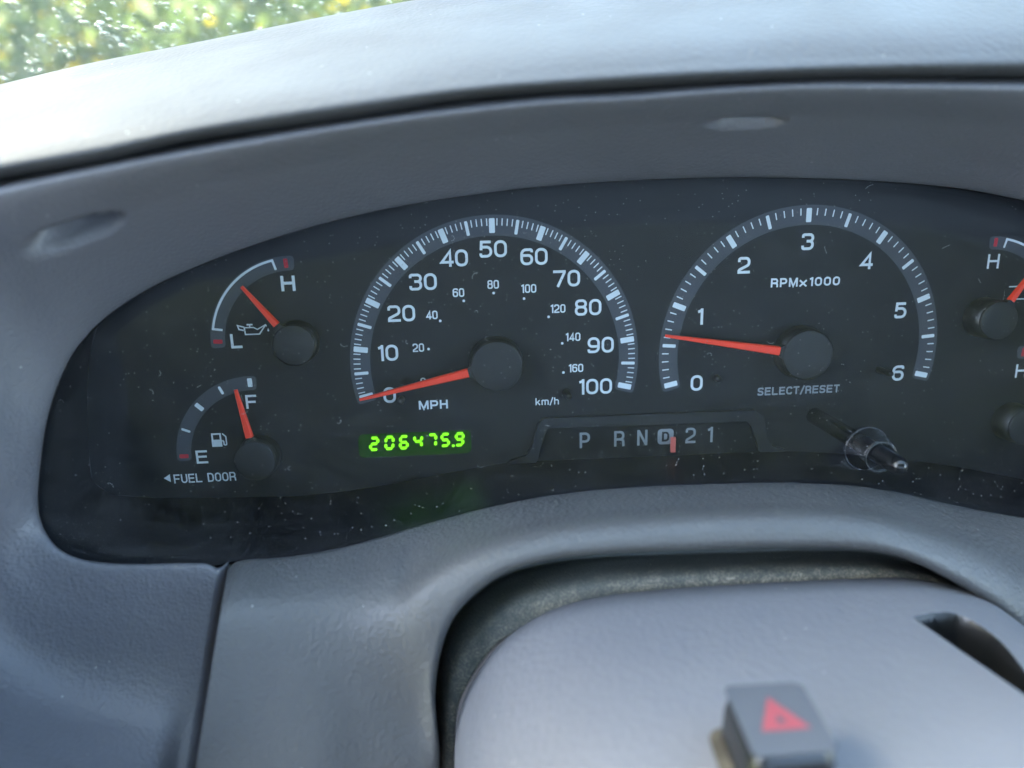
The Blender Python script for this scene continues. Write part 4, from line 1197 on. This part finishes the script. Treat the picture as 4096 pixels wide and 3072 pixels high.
for x0, x1, yb, sill in ((CX0 - .08, CX0, -.52, .80), (CX1, CX1 + .08, CYR + .16, 1.05)):   # the driver's door stands open
    box_world('side_panel', (x0, CYR if sill > 1 else yb, CZ0), (x1, .6, sill), M_DOOR, cab)
    box_world('door_header', (x0, CYR, 1.66 if sill < 1 else 1.70), (x1, HDR_Y + .05, CZ1), M_LINER, cab)
    box_world('rear_pillar', (x0, CYR - .04, CZ0 if sill < 1 else sill), (x1, yb, 1.67), M_DOOR, cab)
box_world('cab_floor', (CX0, CYR, CZ0 - .03), (CX1, .7, CZ0), M_SEAT, cab)
box_world('dash_core', (CX0, -.025, CZ0), (CX1, .16, 1.035), M_DOOR, cab)  # unseen core, cowl and end boxes, added to stop sun leaking behind
box_world('dash_cowl', (CX0, .12, 1.035), (CX1, .19, 1.175), M_DOOR, cab)
box_world('dash_end', (CX0, -.05, 1.035), (-.235, .12, 1.165), M_SEAT, cab)
box_world('firewall', (CX0, .55, CZ0), (CX1, .6, 1.02), M_DOOR, cab)
box_world('seat_cushion', (CX0 + .08, -.98, CZ0), (CX1 - .08, -.45, .85), M_SEAT, cab)
box_world('seat_back', (CX0 + .08, -1.03, .85), (CX1 - .08, -.86, 1.38), M_SEAT, cab)
# windshield pillars
for x0 in (CX0 - .06, CX1):
    d = Vector((0, -math.cos(WSL), math.sin(WSL)))
    p0 = Vector((x0, WB_Y + .03, WB_Z - .03)); p1 = Vector((x0, HDR_Y - .02, CZ1))
    nrm = Vector((0, math.sin(WSL), math.cos(WSL))) * .05
    vs = [p0 - nrm, p0 + nrm, p1 + nrm, p1 - nrm]
    vs = vs + [p + Vector((.07, 0, 0)) for p in vs]
    mesh_obj('windshield_pillar', vs, [(0, 1, 2, 3), (7, 6, 5, 4), (0, 4, 5, 1), (1, 5, 6, 2), (2, 6, 7, 3), (3, 7, 4, 0)], M_LINER, cab, scale=1.0)

# windshield with dew
M_GLASS = clear_sheet('windshield_glass', (0.91, 0.955, 0.92), 1.52, 0.16, 0.0, 0.07, 0.0, (0.8, 0.86, 0.8))
ws = bpy.data.objects.new('windshield', None)
COL.objects.link(ws)
ws.location = (0, WB_Y, WB_Z)
tag(ws, 'windshield glass covered in water droplets, at the upper left', 'windshield')
LW = (CZ1 - .03 - WB_Z) / math.sin(WSL)
wsd = lambda x, s, h: (x, -s * math.cos(WSL) + h * math.sin(WSL), s * math.sin(WSL) + h * math.cos(WSL))
vs = [wsd(x, s, h) for h in (0, .005) for x, s in ((CX0, -.06), (CX1, -.06), (CX1, LW), (CX0, LW))]
mesh_obj('glass_pane', vs, [(0, 1, 2, 3), (7, 6, 5, 4), (0, 4, 5, 1), (1, 5, 6, 2), (2, 6, 7, 3), (3, 7, 4, 0)], M_GLASS, ws, scale=1.0)
m, t, b, N = new_mat('water')
t.nodes.remove(b)
rf = N('ShaderNodeBsdfRefraction', i_IOR=1.33, i_Roughness=0.0)
gl = N('ShaderNodeBsdfGlossy', i_Roughness=0.08, i_0=(.35, .35, .35, 1))
fr_n = N('ShaderNodeFresnel', i_IOR=1.2)
mx = N('ShaderNodeMixShader')
t.links.new(fr_n.outputs[0], mx.inputs[0]); t.links.new(rf.outputs[0], mx.inputs[1]); t.links.new(gl.outputs[0], mx.inputs[2])
tw = N('ShaderNodeBsdfTransparent'); m5 = N('ShaderNodeMixShader', i_0=.62)
t.links.new(mx.outputs[0], m5.inputs[1]); t.links.new(tw.outputs[0], m5.inputs[2])
t.links.new(m5.outputs[0], t.nodes['Material Output'].inputs[0])
M_WATER = m
vs, fs = [], []
for i in range(4200):
    x, s = random.uniform(-.36, .12), random.uniform(.0, .16)
    r = min(random.lognormvariate(math.log(.0007), .6), .0034)
    hgt = r * random.uniform(.14, .30)
    ex_ = random.uniform(1.0, 1.5)
    b0 = len(vs)
    sg = 10
    for j, (rr, hh) in enumerate(((1, 0), (.86, .5), (.5, .87))):
        for k2 in range(sg):
            a2 = 2 * math.pi * k2 / sg
            wob = 1 + .12 * math.sin(a2 * 2 + i) + .08 * math.sin(a2 * 3 + 2 * i)
            vs.append(wsd(x + r * rr * wob * math.cos(a2), s + r * rr * wob * ex_ * math.sin(a2), .0052 + hgt * hh))
    vs.append(wsd(x, s, .0052 + hgt))
    for j in range(2):
        for k2 in range(sg):
            k3 = (k2 + 1) % sg
            fs.append((b0 + j * sg + k2, b0 + j * sg + k3, b0 + (j + 1) * sg + k3, b0 + (j + 1) * sg + k2))
    for k2 in range(sg):
        fs.append((b0 + 2 * sg + k2, b0 + 2 * sg + (k2 + 1) % sg, b0 + 3 * sg))
    fs.append(tuple(b0 + k2 for k2 in range(sg))[::-1])
o = mesh_obj('water_droplets', vs, fs, M_WATER, ws, True, scale=1.0)
o['kind'] = 'stuff'

# ground and garden
M_GROUND = plain('meadow_ground', (0.10, 0.13, 0.05), 0.95, 0.1)
o = mesh_obj('ground', [(-200, -200, 0), (200, -200, 0), (200, 200, 0), (-200, 200, 0)], [(0, 1, 2, 3)], M_GROUND, scale=1.0)
o['kind'] = 'structure'


def leaf_mat(name, col):
    m, t, b, N = new_mat(name)
    tr = N('ShaderNodeBsdfTranslucent', i_0=(*[min(1, c * 1.6) for c in col], 1))
    df = N('ShaderNodeBsdfDiffuse', i_0=(*col, 1))
    mx = N('ShaderNodeMixShader', i_0=.5)
    t.nodes.remove(b)
    t.links.new(df.outputs[0], mx.inputs[1]); t.links.new(tr.outputs[0], mx.inputs[2])
    t.links.new(mx.outputs[0], t.nodes['Material Output'].inputs[0])
    return m


LEAF = [leaf_mat('leaf_deep', (.042, .062, .022)), leaf_mat('leaf_mid', (.072, .096, .028)), leaf_mat('leaf_pale', (.115, .13, .07)), leaf_mat('leaf_yellow', (.27, .21, .008))]


def leaves(name, centres, count, size, mats, weights):
    """a mass of leaf-sized faces spread through ellipsoids (x, y, z, rx, ry, rz)"""
    C_ = np.array(centres, float)
    wgt = C_[:, 3] * C_[:, 4] * C_[:, 5]
    pick = rng.choice(len(C_), count, p=wgt / wgt.sum())
    d = rng.normal(size=(count, 3)); d /= np.linalg.norm(d, axis=1, keepdims=True)
    rad = rng.uniform(.35, 1.0, (count, 1)) ** .5 * (1 + .18 * np.sin(d[:, :1] * 7 + pick[:, None]) * np.cos(d[:, 2:] * 6))
    P = C_[pick, :3] + d * rad * C_[pick, 3:]
    a = rng.normal(size=(count, 3)); a /= np.linalg.norm(a, axis=1, keepdims=True)
    b_ = np.cross(a, rng.normal(size=(count, 3))); b_ /= np.linalg.norm(b_, axis=1, keepdims=True)
    s = size * rng.uniform(.6, 1.4, (count, 1))
    V = np.stack([P - a * s, P + b_ * s * .5, P + a * s, P - b_ * s * .5], 1).reshape(-1, 3)
    F = np.arange(count * 4).reshape(-1, 4)
    me = bpy.data.meshes.new(name)
    me.from_pydata(V.tolist(), [], F.tolist())
    for m_ in mats: me.materials.append(m_)
    cl = (np.sin(P[:, 0] * 3.1 + P[:, 2] * 2.3) + np.sin(P[:, 1] * 2.7 - P[:, 2] * 3.3)) * .25
    r = np.clip(rng.uniform(0, 1, count) + cl * .5, 0, .999)
    cum = np.cumsum(weights)
    me.polygons.foreach_set('material_index', np.searchsorted(cum, r * cum[-1]).clip(0, len(mats) - 1).astype(np.int32))
    me.update()
    o = bpy.data.objects.new(name, me)
    COL.objects.link(o)
    return o


cs = []
for i in range(26):
    az = math.radians(random.uniform(-62, 12)); ds = random.uniform(3.2, 6.5)
    cs.append((math.sin(az) * ds, math.cos(az) * ds, random.uniform(.1, .9), random.uniform(.5, .9), random.uniform(.5, .9), random.uniform(.5, .9)))
o = leaves('garden_shrubbery', cs, 26000, .045, LEAF, (.3, .36, .22, .12))
tag(o, 'blurred green and yellow shrubbery seen through the wet windshield', 'shrubbery', None, 'stuff')

cs = []  # trees added to cut the bright sky reflected in the dash pad
for i in range(46):
    az = math.radians(-100 + i * 2.65 + random.uniform(-2, 2)); ds = random.uniform(10, 14)
    top_ = (4.6 + 1.2 * math.sin(i * .9) + random.uniform(-.6, .6)) * (1 if az < 0 else max(.35, 1 - az * 1.6))
    cs.append((math.sin(az) * ds, math.cos(az) * ds, top_ * .52, 1.3, 1.3, top_ * .5))
o = leaves('added_tree_line', cs, 30000, .17, LEAF, (.45, .35, .15, .05))
tag(o, 'line of leafy trees added beyond the shrubbery to hold back bright sky', 'trees', None, 'stuff')

# unseen tree, added so its crown shades all but the dash's left end
QD = (Vector((0, 0, 1)) - SUN_DIR * SUN_DIR.z).normalized()
tc_ = world(-120, 75, 20) + SUN_DIR * 9.0 + QD * 2.475
tree = bpy.data.objects.new('added_shade_tree', None)
COL.objects.link(tree)
tree.location = (tc_.x, tc_.y, 0)
tag(tree, 'unseen leafy tree added to keep the sun off the dash', 'tree')
cr_ = leaves('crown', [(0, 0, tc_.z, 3.0, 3.0, 2.5), (2.2, 1.6, tc_.z + .9, 2.0, 2.0, 1.6)], 15000, .2, LEAF[:2], (.5, .5))
cr_.parent = tree
mb = Mb()
mb.lathe([(260, 0), (200, 400), (170, 1500), (140, 3000), (90, tc_.z * 1000 - 600), (30, tc_.z * 1000 + 1200)], 14)
mb.build('trunk', plain('bark', (.09, .07, .05), .9, .2), tree, True)
